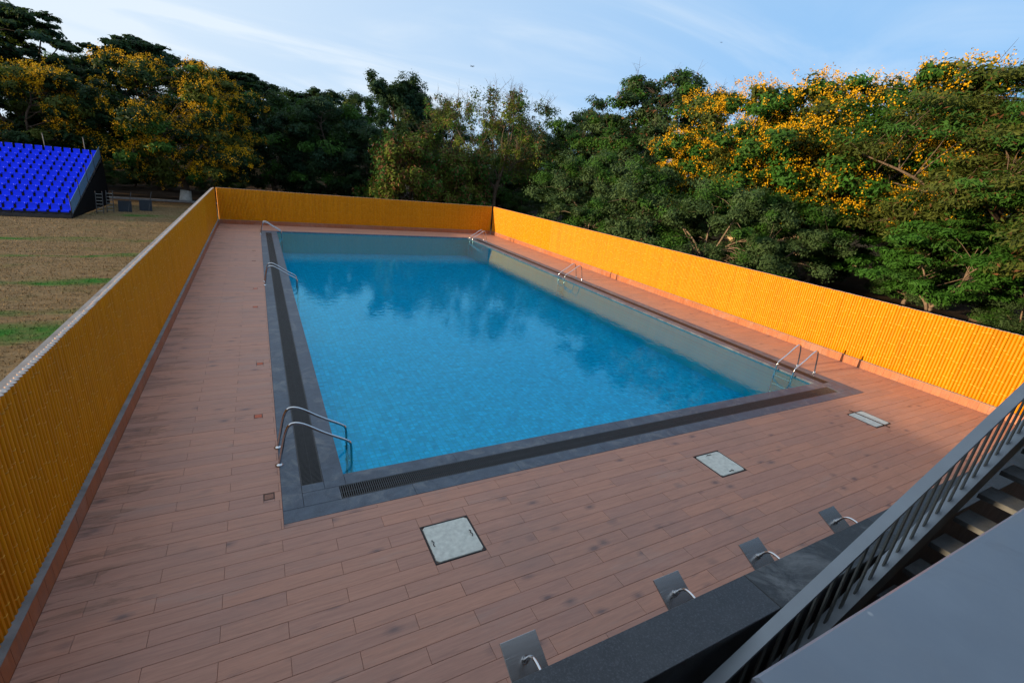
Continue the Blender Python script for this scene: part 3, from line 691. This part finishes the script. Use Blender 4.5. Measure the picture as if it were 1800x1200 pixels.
# ------------------------------------------------------------------ trees
nrng = np.random.default_rng(11)
def quads_mesh(name, C, A, B, mats, midx=None, fold=None):
    """one small folded leaf for each centre: C centre, A half length vector, B half width vector"""
    n = len(C); V = np.empty((n, 4, 3), np.float32)
    up = np.cross(A, B); up /= (np.linalg.norm(up, axis=1, keepdims=True) + 1e-9)
    k = (np.linalg.norm(B, axis=1, keepdims=True) * 0.35) * up
    V[:, 0] = C - A; V[:, 1] = C + B - A*0.1 + k; V[:, 2] = C + A; V[:, 3] = C - B - A*0.1 + k
    F = np.arange(n*4, dtype=np.int32).reshape(n, 4)
    T = np.concatenate([F[:, [0, 1, 2]], F[:, [0, 2, 3]]], 1).reshape(-1)
    me = bpy.data.meshes.new(name); me.vertices.add(n*4); me.vertices.foreach_set('co', V.reshape(-1))
    me.loops.add(n*6); me.loops.foreach_set('vertex_index', T)
    me.polygons.add(n*2); me.polygons.foreach_set('loop_start', np.arange(0, n*6, 3, dtype=np.int32)); me.polygons.foreach_set('loop_total', np.full(n*2, 3, np.int32))
    for m in mats: me.materials.append(m)
    if midx is not None: me.polygons.foreach_set('material_index', np.repeat(midx, 2).astype(np.int32))
    me.update(calc_edges=True); return me
def unit(v): return v / (np.linalg.norm(v, axis=-1, keepdims=True) + 1e-9)

def crown_clumps(rg, n, rx, ry, zc, rz, hollow=0.55, lump=0.25, tiers=0):
    """clump centres spread through an uneven crown, denser near its surface"""
    ph = rg.uniform(0, 6.28, 6); az = rg.uniform(0, 6.28, n); t = rg.uniform(-1, 1, n)
    pw = np.where(t < 0, np.sqrt(np.clip(1-np.abs(t)**5, 0, 1)), np.sqrt(np.clip(1-t**2.2*.97, 0, 1)))
    d = np.stack([pw*np.cos(az), pw*np.sin(az), t], 1)
    bulge = 1 + lump*(0.6*np.sin(2*az+ph[0]) + 0.5*np.sin(3*az+ph[1]+2*d[:, 2]) + 0.5*np.sin(5*az+ph[2]-3*d[:, 2]))
    r = (hollow + (1-hollow)*rg.random(n)**0.6) * bulge
    p = d * np.stack([r, r, np.minimum(1.0, .35+.65*r+.1)], 1) * np.array([rx, ry, rz]); p[:, 2] += zc
    if tiers:
        lev = np.linspace(zc-rz*0.7, zc+rz*0.95, tiers); i = rg.integers(0, tiers, n)
        w_ = np.sqrt(np.clip(1.05-((lev[i]-zc)/rz)**2, .12, 1)); a = rg.uniform(0, 6.28, n); q = np.sqrt(rg.random(n))*w_*(1+0.25*np.sin(3*a+ph[3]+lev[i]))
        p = np.stack([rx*q*np.cos(a), ry*q*np.sin(a), lev[i] + rg.normal(0, rz*0.07, n) + 0.05*rz*q], 1)
    return p

def make_tree(seed, H, rx, ry, zbot, kind, n_clump=70, n_leaf=220, leafsize=0.2, clump_r=0.9, flat=0.6, mats=('leaf_mid',), mixw=None,
              flowers=0.0, fork=0.25, lean=(0, 0), trunk_r=0.22, bark_m='bark', tiers=0, hollow=0.5, lump=0.25, droop=0.0, pods=0.0, paint=False, twigs=0, aspect=0.42):
    """returns meshes: trunk with limbs, crown, blossom; base at the origin"""
    rg = np.random.default_rng(seed); pr = random.Random(seed)
    zc = (H*1.0 + zbot)/2; rz = (H - zbot)/2
    cl = crown_clumps(rg, n_clump, rx*0.86, ry*0.86, zc, rz*0.88, hollow, lump, tiers)
    cl[:, 0] += lean[0]; cl[:, 1] += lean[1]
    tm = MB()
    # trunk
    fk = max(0.9, H*fork); base = Vector((0, 0, -0.15)); top = Vector((lean[0]*0.4, lean[1]*0.4, fk))
    tp = [base]; rr = [trunk_r*1.35]
    for i in range(1, 6):
        t = i/5; tp.append(base.lerp(top, t) + Vector((pr.uniform(-1, 1), pr.uniform(-1, 1), 0))*trunk_r*0.5*(1 if i < 5 else 0)); rr.append(trunk_r*(1.12-0.30*t))
    tm.tube(tp, rr, 9)
    trunk_pts = list(zip(tp, rr))
    # main limbs reach towards groups of clumps
    nl = max(6, min(14, n_clump//14)); idx = rg.permutation(n_clump)[:nl]; limbs = []
    for i in idx:
        tgt = Vector(cl[i]); s = tp[pr.choice([3, 4, 5, 5])]; dist = (tgt-s).length
        mid1 = s.lerp(tgt, .35) + Vector((pr.uniform(-.1, .1)*dist, pr.uniform(-.1, .1)*dist, dist*.10)); mid2 = s.lerp(tgt, .7) + Vector((pr.uniform(-.1, .1)*dist, pr.uniform(-.1, .1)*dist, dist*.06))
        P = smooth_path([s, mid1, mid2, tgt], 2); r_ = [trunk_r*(0.50*(1-j/len(P))**1.3+0.05) for j in range(len(P))]
        tm.tube(P, r_, 6); limbs.append((P, r_))
    nodes = [(p, r_[j]) for P, r_ in limbs for j, p in enumerate(P) if j > 1]
    npos = np.array([tuple(p) for p, _ in nodes])
    for i in range(n_clump):
        c = cl[i]; k = int(np.argmin(np.linalg.norm(npos - c, axis=1) + np.maximum(0, npos[:, 2]-c[2])*0.6 + rg.random(len(npos))*0.9)); s = nodes[k][0]; e = Vector(c)
        if (e-s).length < .1: continue
        m_ = s.lerp(e, .5) + Vector((pr.uniform(-.15, .15), pr.uniform(-.15, .15), .1*(e-s).length))
        r0_ = min(nodes[k][1]*0.6, 0.010+0.009*(e-s).length); tm.tube([s, m_, e], [r0_, r0_*.65, r0_*.3], 4, cap=False)
    for i in range(twigs):      # bare twigs standing out of the crown
        c = Vector(cl[pr.randrange(n_clump)]); d = Vector((pr.uniform(-.7, .7), pr.uniform(-.7, .7), pr.uniform(.4, 1.2)))*pr.uniform(.7, 1.7)
        tm.tube([c, c+d*.55+Vector((pr.uniform(-.1, .1), pr.uniform(-.1, .1), 0)), c+d], [.02, .012, .005], 3, cap=False)
        for q in range(3):
            t = pr.uniform(.3, .8); e = c+d*t; tm.tube([e, e+Vector((pr.uniform(-.5, .5), pr.uniform(-.5, .5), pr.uniform(.1, .6)))], [.009, .004], 3, cap=False)
    trunk = tm.mesh('trunk', M[bark_m], smooth=True)
    # leaves
    n_leaf = int(n_leaf*2.5); leafsize *= 1.0; crs = clump_r*1.12*rg.uniform(.7, 1.4, n_clump)
    ci = np.repeat(np.arange(n_clump), n_leaf); n = len(ci)
    d = unit(rg.normal(size=(n, 3))); rad = (rg.random(n)**0.45)
    # sub-lobes make a clump uneven
    nlobe = 5; lobe = unit(rg.normal(size=(n_clump, nlobe, 3)))*rg.uniform(.3, .75, (n_clump, nlobe, 1)); li = rg.integers(0, nlobe, n)
    loc = lobe[ci, li] + d*rad[:, None]*rg.uniform(.35, .6, (n, 1))
    loc[:, 2] *= flat; loc[:, 2] -= droop*np.abs(rg.normal(size=n))*0.6
    C = cl[ci] + loc*crs[ci][:, None]
    outward = unit(loc*np.array([1, 1, 1/max(flat, .2)])); nrm = unit(outward*0.75 + np.array([0, 0, .7 if flat < .5 else .45]) + rg.normal(size=(n, 3))*0.36)
    a = rg.normal(size=(n, 3)); a[:, 2] -= droop*1.2; a -= nrm*np.sum(a*nrm, 1, keepdims=True); a = unit(a)
    b_ = np.cross(nrm, a); sz = leafsize*rg.uniform(.55, 1.3, (n, 1))
    mi = rg.choice(len(mats), n_clump, p=mixw)[ci]
    if pods > 0: mi = np.where(rg.random(n) < pods, len(mats), mi)
    crown = quads_mesh('crown', C, a*sz*0.5*1.25, b_*sz*aspect*0.6, [M[m] for m in mats] + ([M['pod']] if pods > 0 else []), mi)
    blossom = None
    if flowers > 0:
        up = np.clip((cl[:, 2]-zbot)/(H-zbot), 0, 1); rad_ = np.linalg.norm((cl[:, :2]-np.array(lean))/np.array([rx, ry]), axis=1)
        wgt = (up*0.45 + rad_*0.7) ; pick = rg.random(n_clump) < np.clip(flowers*wgt*1.3, 0, 1)
        ks = np.where(pick)[0]; Cs, As, Bs = [], [], []
        for k in ks:
            m_ = rg.integers(16, 44)
            dd = unit(rg.normal(size=(m_, 3)) + np.array([0, 0, .55])); sp = cl[k] + dd*np.array([1, 1, flat*1.15])*crs[k]*rg.uniform(.75, 1.15, (m_, 1))
            for s in sp:
                q = rg.integers(7, 17); pt = s + rg.normal(size=(q, 3))*np.array([.09, .09, .11]); aa = unit(rg.normal(size=(q, 3))); bb = unit(np.cross(aa, rg.normal(size=(q, 3))))
                Cs.append(pt); As.append(aa*.046); Bs.append(bb*.034)
        if Cs: blossom = quads_mesh('blossom', np.concatenate(Cs), np.concatenate(As), np.concatenate(Bs), [M['flower']])
    band = None
    if paint:
        pb_ = MB(); pb_.tube([tp[0]+Vector((0, 0, 0)), tp[0].lerp(tp[1], min(1, .5)), Vector((tp[1].x, tp[1].y, 1.0)) if tp[1].z > 1 else tp[1].lerp(tp[2], max(0, min(1, (1.0-tp[1].z)/(tp[2].z-tp[1].z))))], [rr[0]*1.12, rr[0]*1.09, rr[1]*1.16], 10)
        band = pb_.mesh('painted_band', M['whitewash'], smooth=True)
    return trunk, crown, blossom, band
def put_tree(meshes, loc, label, rz=0.0, s=1.0, sz=None, name='tree', group='trees round the pool'):
    trunk, crown, blossom, band = meshes
    root = tag(empty(name, (loc[0], loc[1], GZ)), label, 'tree', group); root.rotation_euler = (0, 0, rz); root.scale = (s, s, sz or s)
    t = link('trunk', trunk, root); link('crown', crown, root)
    if blossom is not None: link('blossom', blossom, root)
    if band is not None: link('painted_band', band, t)
    return root
def pol(az, d): return (d*math.sin(R(az)), d*math.cos(R(az)))

# --- far left: tiered almond-like trees on the skyline
alm = dict(kind='almond', n_clump=170, n_leaf=110, leafsize=.34, clump_r=1.05, flat=.34, mats=('leaf_dark', 'leaf_blue'), mixw=[.6, .4], tiers=8, fork=.3, trunk_r=.28, aspect=.55)
A1 = make_tree(1, 14.3, 8.4, 7.0, 2.5, **alm); A2 = make_tree(2, 13.6, 7.6, 6.0, 2.4, **alm)
put_tree(A1, pol(-16.5, 66), 'tall dark tiered tree at the far left, highest on the left skyline')
put_tree(A2, pol(-8.0, 67), 'dark tiered tree behind the yellow flowering tree on the left', 1.0, 1.03)
put_tree(A2, pol(-0.8, 71), 'dark tiered tree just right of the left flowering tree on the skyline', 2.4, .96)
put_tree(A1, pol(6.8, 73), 'dark tiered tree on the skyline left of the tall tuft tree', 4.0, .88)
put_tree(A2, (-36, 53), 'dark tiered tree left of the grandstand, nearer to the field', 3.1, .9)
put_tree(A1, (-46, 60), 'dark tiered tree farthest to the left of the wood', .4, 1.0)
put_tree(A1, pol(-25.5, 60), 'dark tiered tree beyond the grandstand at the left edge', 2.2, .95)
# --- left flowering trees
F = make_tree(5, 10.7, 7.2, 6.0, 1.3, 'copperpod', n_clump=120, n_leaf=170, leafsize=.26, clump_r=1.05, flat=.55, mats=('leaf_olive', 'leaf_mid', 'leaf_dark'), mixw=[.45, .3, .25], flowers=.95, fork=.2, trunk_r=.30, paint=True, lump=.3)
put_tree(F, (-5.3, 48.0), 'wide yellow flowering tree with white painted trunk beyond the field')
F2 = make_tree(6, 8.6, 6.0, 5.0, 2.2, 'copperpod', n_clump=75, n_leaf=170, leafsize=.26, clump_r=1.05, flat=.55, mats=('leaf_dark', 'leaf_olive'), mixw=[.65, .35], flowers=.45, fork=.25, trunk_r=.25, paint=True)
put_tree(F2, (-13.8, 49.0), 'dark tree with scattered orange blossom behind the grandstand')
put_tree(F2, (-21.5, 47.5), 'dark blossoming tree left of the grandstand', 2.0, 1.05)
# --- dark trees behind the far wall, left half
dk = dict(kind='dense', n_clump=95, n_leaf=190, leafsize=.22, clump_r=1.0, flat=.7, mats=('leaf_dark', 'leaf_blue', 'leaf_mid'), mixw=[.5, .35, .15], fork=.2, trunk_r=.24)
D1 = make_tree(7, 9.9, 4.8, 4.2, .6, **dk); D2 = make_tree(8, 9.6, 5.0, 4.2, .5, **dk)
put_tree(D1, pol(1.6, 55), 'dark green dense tree right of the left flowering tree')
put_tree(D2, pol(7.2, 51), 'dark green dense tree behind the left half of the far wall')
put_tree(D1, pol(11.6, 50), 'leafy bluish green tree below the tall tuft tree', 2.1, .92, .80)
T5 = make_tree(9, 14.4, 3.6, 3.4, 7.2, 'tuft', n_clump=46, n_leaf=230, leafsize=.26, clump_r=1.05, flat=.8, mats=('leaf_blue', 'leaf_dark'), mixw=[.6, .4], fork=.5, trunk_r=.24, hollow=.25, lump=.5)
put_tree(T5, pol(14.2, 59), 'tall tree with two round tufts standing above the far wall')
put_tree(T5, pol(17.2, 60), 'smaller round tufted tree right of the tall tuft tree', 2.0, .88)
P1 = make_tree(10, 7.2, 4.2, 3.4, .5, 'pods', n_clump=70, n_leaf=190, leafsize=.24, clump_r=.85, flat=1.0, mats=('leaf_yellow', 'leaf_mid'), mixw=[.62, .38], pods=.30, droop=.7, fork=.2, trunk_r=.16)
put_tree(P1, pol(15.6, 43), 'yellow green drooping tree with brown seed pods behind the far wall')
put_tree(P1, pol(21.0, 45), 'drooping tree with brown pods left of the bare trunk', 2.5, .86)
# --- sparse twiggy tree with visible leaning trunk
S1 = make_tree(12, 12.2, 5.4, 4.5, 4.0, 'sparse', n_clump=110, n_leaf=52, leafsize=.20, clump_r=.8, flat=.9, mats=('leaf_yellow', 'leaf_grey', 'leaf_mid'), mixw=[.4, .35, .25], pods=.16, droop=.3, fork=.33, trunk_r=.19, bark_m='bark', lean=(1.3, .2), twigs=210, hollow=.2)
put_tree(S1, pol(25.2, 46), 'sparse twiggy tree with a bare leaning trunk above the far wall')
put_tree(S1, pol(21.2, 52), 'sparse twiggy tree on the skyline behind the pod tree', 2.6, .95)
D3 = make_tree(14, 10.5, 5.5, 5.0, .6, **{**dk, 'mats': ('leaf_mid', 'leaf_dark', 'leaf_olive'), 'mixw': [.45, .35, .2]})
put_tree(D3, pol(26.5, 58), 'dark leafy tree behind the sparse twiggy tree')
put_tree(D3, pol(34.2, 58), 'green tree on the skyline right of the twiggy tree', 1.5, 1.2)
# --- right side
B1 = make_tree(15, 14.0, 7.0, 6.5, 2.0, 'big', n_clump=150, n_leaf=180, leafsize=.24, clump_r=1.1, flat=.6, mats=('leaf_mid', 'leaf_dark', 'leaf_grey'), mixw=[.4, .4, .2], fork=.2, trunk_r=.35, twigs=70, lump=.3, pods=.06)
put_tree(B1, pol(43.5, 45), 'large dark green tree rising behind the right wall, left of the flowering tree')
put_tree(B1, pol(36.6, 49), 'broad dark green tree behind the far right corner of the walls', 1.9, .80)
F3 = make_tree(16, 12.0, 6.8, 6.0, 3.0, 'copperpod', n_clump=130, n_leaf=180, leafsize=.24, clump_r=1.05, flat=.55, mats=('leaf_mid', 'leaf_bright', 'leaf_olive'), mixw=[.45, .2, .35], flowers=1.0, fork=.22, trunk_r=.30, lump=.32)
put_tree(F3, pol(54.0, 36.0), 'bright yellow flowering tree behind the right wall')
put_tree(F3, pol(62.0, 35), 'yellow flowering tree farther back on the right skyline', 2.3, 1.05)
fe = dict(kind='feather', n_clump=280, n_leaf=190, leafsize=.19, clump_r=1.3, flat=.34, mats=('leaf_olive', 'leaf_mid'), mixw=[.75, .25], fork=.30, trunk_r=.34, bark_m='bark_mid', lump=.3, aspect=.30, twigs=25, pods=.05, hollow=.35)
E1 = make_tree(17, 12.3, 8.2, 7.5, 1.9, **fe)
put_tree(E1, (31.0, 8.6), 'huge feathery olive green tree with pale trunk on the right')
put_tree(E1, (28.5, 2.2), 'feathery olive green tree at the right edge of the picture', 2.2, .98)
put_tree(E1, (41.0, 16.0), 'feathery olive tree behind the huge one on the right', 4.0, .98)
kk = dict(kind='scrub', n_clump=80, n_leaf=200, leafsize=.15, clump_r=.85, flat=.65, mats=('leaf_grey', 'leaf_mid'), mixw=[.7, .3], fork=.16, trunk_r=.16, bark_m='bark_pale')
K1 = make_tree(18, 7.0, 4.3, 3.8, .4, **kk); K2 = make_tree(19, 5.9, 3.8, 3.4, .5, **kk)
put_tree(K1, pol(37.0, 37.0), 'grey green bushy tree behind the far right corner')
put_tree(K2, pol(43.5, 33.0), 'grey green bushy tree behind the right wall, second from the far corner', .7, 1.08)
put_tree(K2, pol(50.5, 29.5), 'grey green bushy tree with crooked trunk behind the right wall', 1.9, .95)
put_tree(K1, pol(57.0, 29.5), 'grey green bushy tree below the flowering tree', 2.8, .72)
K3 = make_tree(20, 6.0, 3.6, 3.4, 1.4, **{**kk, 'mats': ('leaf_bright', 'leaf_mid'), 'mixw': [.6, .4], 'flat': .36, 'leafsize': .19, 'aspect': .34, 'n_clump': 75, 'n_leaf': 190, 'paint': True})
put_tree(K3, (27.2, 9.4), 'young bright green tree with fern like fronds and white painted base', 0, .82)
put_tree(K3, (29.5, 16.5), 'young bright green tree beside the flowering tree on the right', 2.0, .9)
WOOD = ['behind the left edge of the grandstand', 'behind the dark blossoming tree and the grandstand', 'behind the wide flowering tree on the left', 'behind the dense tree left of the far wall', 'behind the tall tuft tree on its left',
        'behind the smaller tufted tree', 'behind the sparse twiggy tree on its right', 'just left of the far right wall corner', 'behind the broad tree at the far right corner', 'behind the large dark tree on the right',
        'behind the bright flowering tree on the right', 'behind the second flowering tree on the right', 'behind the huge feathery tree, left of its trunk', 'behind the huge feathery tree at the right edge']
SHRUB = ['behind the grandstand on the right', 'behind the leaning boards', 'left of the wide flowering tree trunk', 'right of the wide flowering tree trunk', 'near the right edge below the feathery tree', 'behind the young fern like tree', 'behind the trunk of the wide flowering tree', 'behind the left end of the far wall', 'below the dense tree behind the far wall', 'below the tall tuft tree', 'between the two drooping pod trees', 'beside the bare leaning trunk', 'right of the bare leaning trunk',
         'below the broad tree at the far right corner', 'below the large dark tree on the right', 'below the second flowering tree on the right', 'behind the trunk of the huge feathery tree']
# --- closing row far behind, same kinds, so that the wood has depth
for i, (az, d, me, s) in enumerate(((-21, 84, D1, 1.38), (-13, 86, D2, 1.38), (-4, 84, D3, 1.38), (4, 86, D1, 1.38), (11, 84, D3, 1.38), (19, 80, D2, 1.3), (27, 80, D3, 1.2), (31, 70, D1, 1.1), (40, 66, D2, 1.25), (47, 62, D3, 1.25), (54, 58, D1, 1.3), (61, 60, D2, 1.3), (67, 56, D3, 1.25), (74, 54, D1, 1.2))):
    put_tree(me, pol(az, d), 'dark tree deep in the wood, ' + WOOD[i], i*1.3, s, group='trees deep in the wood')
for i, (az, d, s) in enumerate(((-13, 57, .6), (-10, 59, .6), (-8, 58, .6), (-4, 56, .6), (77, 30, .5), (69, 34, .55), (-2, 62, .5), (5, 58, .45), (10, 60, .5), (18, 54, .5), (23, 56, .5), (29, 50, .55), (33, 46, .5), (40, 41, .5), (47, 40, .5), (62, 38, .45), (69, 42, .5))):
    put_tree(K1, pol(az, d), 'low grey green shrub ' + SHRUB[i], i*.9, s*1.1, s*.8, name='shrub', group='shrubs in the undergrowth')

# ------------------------------------------------------------------ grass blades on the field
n = 130000
gx = -2.65 - 24*nrng.random(n)**1.3; gy = 5.5 + 40*nrng.random(n)**1.25
C = np.stack([gx, gy, np.full(n, GZ)], 1); h = nrng.uniform(.02, .06, n)
ln = nrng.normal(0, .03, (n, 2)); wv = nrng.normal(size=(n, 2)); wv = wv/np.linalg.norm(wv, axis=1, keepdims=True)*nrng.uniform(.006, .016, (n, 1))
V = np.empty((n, 3, 3), np.float32); V[:, 0] = C; V[:, 1] = C; V[:, 2] = C
V[:, 0, :2] -= wv; V[:, 1, :2] += wv; V[:, 2, :2] += ln; V[:, 2, 2] += h
me = bpy.data.meshes.new('grass'); me.vertices.add(n*3); me.vertices.foreach_set('co', V.reshape(-1)); me.loops.add(n*3); me.loops.foreach_set('vertex_index', np.arange(n*3, dtype=np.int32))
me.polygons.add(n); me.polygons.foreach_set('loop_start', np.arange(0, n*3, 3, dtype=np.int32)); me.polygons.foreach_set('loop_total', np.full(n, 3, np.int32)); me.materials.append(M['blade']); me.update(calc_edges=True)
tag(link('grass', me), 'short dry grass with greener strips on the field', 'grass', kind='stuff')

# ------------------------------------------------------------------ grandstand with blue seats
M['seat'] = simple('blue_plastic', (0.004, 0.035, 0.85), 0.5, 0, 0.12, 3, 0.0, 0.15)
M['under_shade'] = simple('black_shade_sheet', (0.006, 0.006, 0.007), 0.9, 0, 0.3, 3, 0.1, 0.1)  # black sheets stand in for the shade under the grandstand
M['panel'] = simple('blue_grey_panel', (0.10, 0.20, 0.34), 0.5, 0, 0.15, 5, 0.1)
GX, GY = -9.10, 34.25; ROWS, COLS, RD, RH, PW = 12, 16, .68, .247, .457
gs = tag(empty('grandstand', (GX, GY, GZ)), 'tiered grandstand with rows of blue plastic seats at the edge of the field', 'grandstand')
sm = MB()
prof_s = [(.20, .012), (.17, .045), (.10, .030), (-.04, .012), (-.15, .02), (-.195, .07), (-.225, .20), (-.245, .33), (-.262, .345)]   # depth (front +), height
for j in range(len(prof_s)-1):
    (d0, h0), (d1, h1) = prof_s[j], prof_s[j+1]
    for a, b_ in ((-.17, -.135), (-.135, 0), (0, .135), (.135, .17)):
        f = lambda xx: .022 if abs(xx) > .15 else 0.0
        sm.poly([(a, -d0 - (f(a) if j > 4 else 0), h0 + (f(a) if j <= 4 else 0)), (b_, -d0 - (f(b_) if j > 4 else 0), h0 + (f(b_) if j <= 4 else 0)), (b_, -d1 - (f(b_) if j > 3 else 0), h1 + (f(b_) if j <= 3 else 0)), (a, -d1 - (f(a) if j > 3 else 0), h1 + (f(a) if j <= 3 else 0))])
sm.box(-.155, .24, .03, .155, .262, .33); sm.box(-.165, -.20, -.05, .165, -.165, .015)
seat_me = sm.mesh('seat', M['seat'])
fr = MB(); st = MB()
for r in range(ROWS):
    z = .20 + r*RH; y = .25 + r*RD
    b = MB(); b.box(-COLS*PW-.05, y-.30, z-.06, .02, y+.36, z-.02); b.build('step', M['black_metal'], gs)
    b = MB(); b.box(-COLS*PW-.05, y+.34, z-.02, .02, y+.36, z+RH-.07); b.build('riser', M['black_metal'], gs)
    for c in range(COLS):
        o = link('seat', seat_me, gs, (-.24 - c*PW, y, z+.16)); o.rotation_euler = (rnd.uniform(-.02, .02), 0, rnd.uniform(-.03, .03))
L_ = ROWS*RD
for x in [-.0 - k*2.4 for k in range(4)]:
    for k in range(5):
        y = .1 + k*(L_)/4.2; zz = max(.12, .14 + (y-.25)/RD*RH); fr.tube([(x, y, 0), (x, y, zz)], .03, 6)
    fr.tube([(x, -.05, .08), (x, L_, .08 + ROWS*RH*.96)], .035, 6); fr.tube([(x, L_, .05), (x, 1.0, .3)], .025, 6)
fr.build('frame', M['black_metal'], gs)
b = MB(); b.box(-COLS*PW-.05, -.08, 0.02, .02, -.05, .14); b.build('kick_board', M['black_metal'], gs)
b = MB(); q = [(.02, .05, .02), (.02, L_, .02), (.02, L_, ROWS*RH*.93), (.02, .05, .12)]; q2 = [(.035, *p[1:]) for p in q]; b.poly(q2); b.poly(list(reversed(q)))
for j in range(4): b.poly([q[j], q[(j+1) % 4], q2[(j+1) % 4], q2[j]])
b.build('side_shade', M['under_shade'], gs); b = MB(); b.box(-COLS*PW-.05, L_+.02, 0, .035, L_+.04, ROWS*RH+.2); b.build('back_shade', M['under_shade'], gs)  # side and back sheets paint the darkness below the seat rows
for k in range(4):       # side panels of the right hand barrier
    y0, y1 = .12 + k*1.95, .12 + (k+1)*1.95 - .12; z0, z1 = .22 + y0/RD*RH, .22 + y1/RD*RH
    b = MB(); q = [(.045, y0, z0), (.045, y1, z1), (.045, y1, z1+.62), (.045, y0, z0+.62)]; q2 = [(.060, *p[1:]) for p in q]
    b.poly(q2); b.poly(list(reversed(q)))
    for j in range(4): b.poly([q[j], q[(j+1) % 4], q2[(j+1) % 4], q2[j]])
    b.build('side_panel', M['panel'], gs)
    b = MB(); b.tube([(.05, y0-.05, z0-.2), (.05, y0-.05, z0+.95)], .022, 6); b.build('barrier_post', M['black_metal'], gs)
for i, (x, lb) in enumerate(((-.9, 'thin pole behind the top row of the grandstand, rightmost of three'), (-2.9, 'thin pole behind the top row of the grandstand, middle of three'), (-5.2, 'thin pale pole behind the top row of the grandstand, leftmost of three'))):
    root = tag(empty('pole', (GX+x, GY+L_+.5, GZ)), lb, 'pole', 'poles behind the grandstand')
    b = MB(); b.tube([(0, 0, -.05), (.03, 0, 4.15)], .024, 8); b.build('pole_shaft', M['cement'], root); b = MB(); b.lathe([(.05, 0), (.05, .03), (.02, .05)], (.03, 0, 4.13), 8); b.build('pole_cap', M['black_metal'], root)
# things leaning beside the grandstand
for i, (x, y, lb) in enumerate(((-8.45, 37.2, 'dark ladder frame leaning beside the grandstand, nearer one'), (-8.1, 37.9, 'dark ladder frame leaning beside the grandstand, farther one'))):
    root = tag(empty('ladder_frame', (x, y, GZ)), lb, 'frame', 'frames leaning beside the grandstand')
    for s in (-.16, .16): b = MB(); b.tube([(s, -.25, 0), (s, .25, 1.25)], .022, 6); b.build('upright', M['black_metal'], root)
    for k in range(6): t = .12 + k*.15; b = MB(); b.tube([(-.16, -.25+.5*t, 1.25*t), (.16, -.25+.5*t, 1.25*t)], .016, 6); b.build('rung', M['bar_paint'], root)
M['board'] = simple('dark_blue_board', (0.008, 0.014, 0.022), 0.9, 0, 0.25, 3, 0.1)
for i, (x, y, lb) in enumerate(((-7.5, 38.3, 'dark blue board leaning beside the grandstand'), (-6.6, 39.3, 'dark blue board, the one farther from the grandstand'))):
    root = tag(empty('leaning_board', (x, y, GZ)), lb, 'board', 'boards leaning beside the grandstand')
    o = MB(); o.box(-.34, -.015, 0, .34, .015, .72, ch=.004); p_ = o.build('board_panel', M['board'], root); p_.rotation_euler = (R(-22), 0, 0)
    o = MB(); o.tube([(-.2, .0, 0.02), (.0, .55, 1.2)], .02, 6); o.build('prop', M['black_metal'], root, loc=(.35, -.02, 0))

# ------------------------------------------------------------------ walls glimpsed through the wood
M['stucco'] = simple('beige_render', (0.46, 0.33, 0.20), 0.9, 0, 0.2, 1.5, 0.3)
M['pale_wall'] = simple('pale_blue_wall', (0.10, 0.13, 0.15), 0.9, 0, 0.2, 1.5, 0.2)
def long_wall(x0, y0, x1, y1, h, m, label, th=.22):
    d = Vector((x1-x0, y1-y0, 0)); ln = d.length; root = tag(empty('boundary_wall', (x0, y0, GZ)), label, 'wall'); root.rotation_euler = (0, 0, math.atan2(d.y, d.x))
    b = MB(); b.box(0, -th/2, -.2, ln, th/2, h-.08); b.build('wall_body', M[m], root)
    b = MB(); b.box(-.03, -th/2-.04, h-.079, ln+.03, th/2+.04, h, ch=.01); b.build('coping', M['cement'], root)
    k = 0
    while k*3.0 < ln: b = MB(); b.box(k*3.0-.15, -th/2-.05, -.2, k*3.0+.15, th/2+.05, h-.08); b.build('pier', M[m], root); k += 1
long_wall(47, -20, 47, 48, 3.4, 'stucco', 'beige boundary wall glimpsed between the trunks on the right')
long_wall(-40, 92, 46, 92, 2.6, 'stucco', 'beige boundary wall far behind the trees on the left')
kb = MB(); kb.box(-30, 46.2, GZ-.05, XL+1.5, 46.4, GZ+.14, ch=.02); tag(kb.build('kerb', M['cement']), 'low concrete kerb along the far edge of the field', 'kerb', kind='structure')

# ------------------------------------------------------------------ birds
def bird(loc, span, heading, label):
    root = tag(empty('bird', loc), label, 'bird', 'birds in the sky'); root.rotation_euler = (0, R(12), heading); root.scale = (span,)*3
    b = MB(); P = [(-.26, 0, 0), (-.16, 0, .005), (0, 0, .012), (.12, 0, .012), (.19, 0, .014), (.24, 0, .008)]; b.tube(P, [.006, .03, .05, .042, .03, .006], 8)
    b.poly([(-.22, -.02, 0), (-.40, -.07, 0), (-.38, .0, 0), (-.40, .07, 0), (-.22, .02, 0)])
    for s in (-1, 1):
        b.poly([(.11, s*.03, .015), (.14, s*.22, .05), (.05, s*.50, .02), (-.04, s*.30, .045), (-.08, s*.03, .012)]); b.poly([(-.08, s*.03, .006), (-.04, s*.30, .039), (.05, s*.50, .014), (.14, s*.22, .044), (.11, s*.03, .009)])
    b.build('body', M['black_metal'], root)
def dirpix(u, v, d):
    r_ = (_fw + _rt*((u-900)/817.29) - _up*((v-600)/817.29)).normalized(); return Vector((0, 0, 4.5)) + r_*d
bird(dirpix(830, 117, 75), .95, R(20), 'dark bird gliding above the far wall'); bird(dirpix(1268, 75, 110), .6, R(70), 'tiny distant bird above the right hand trees')
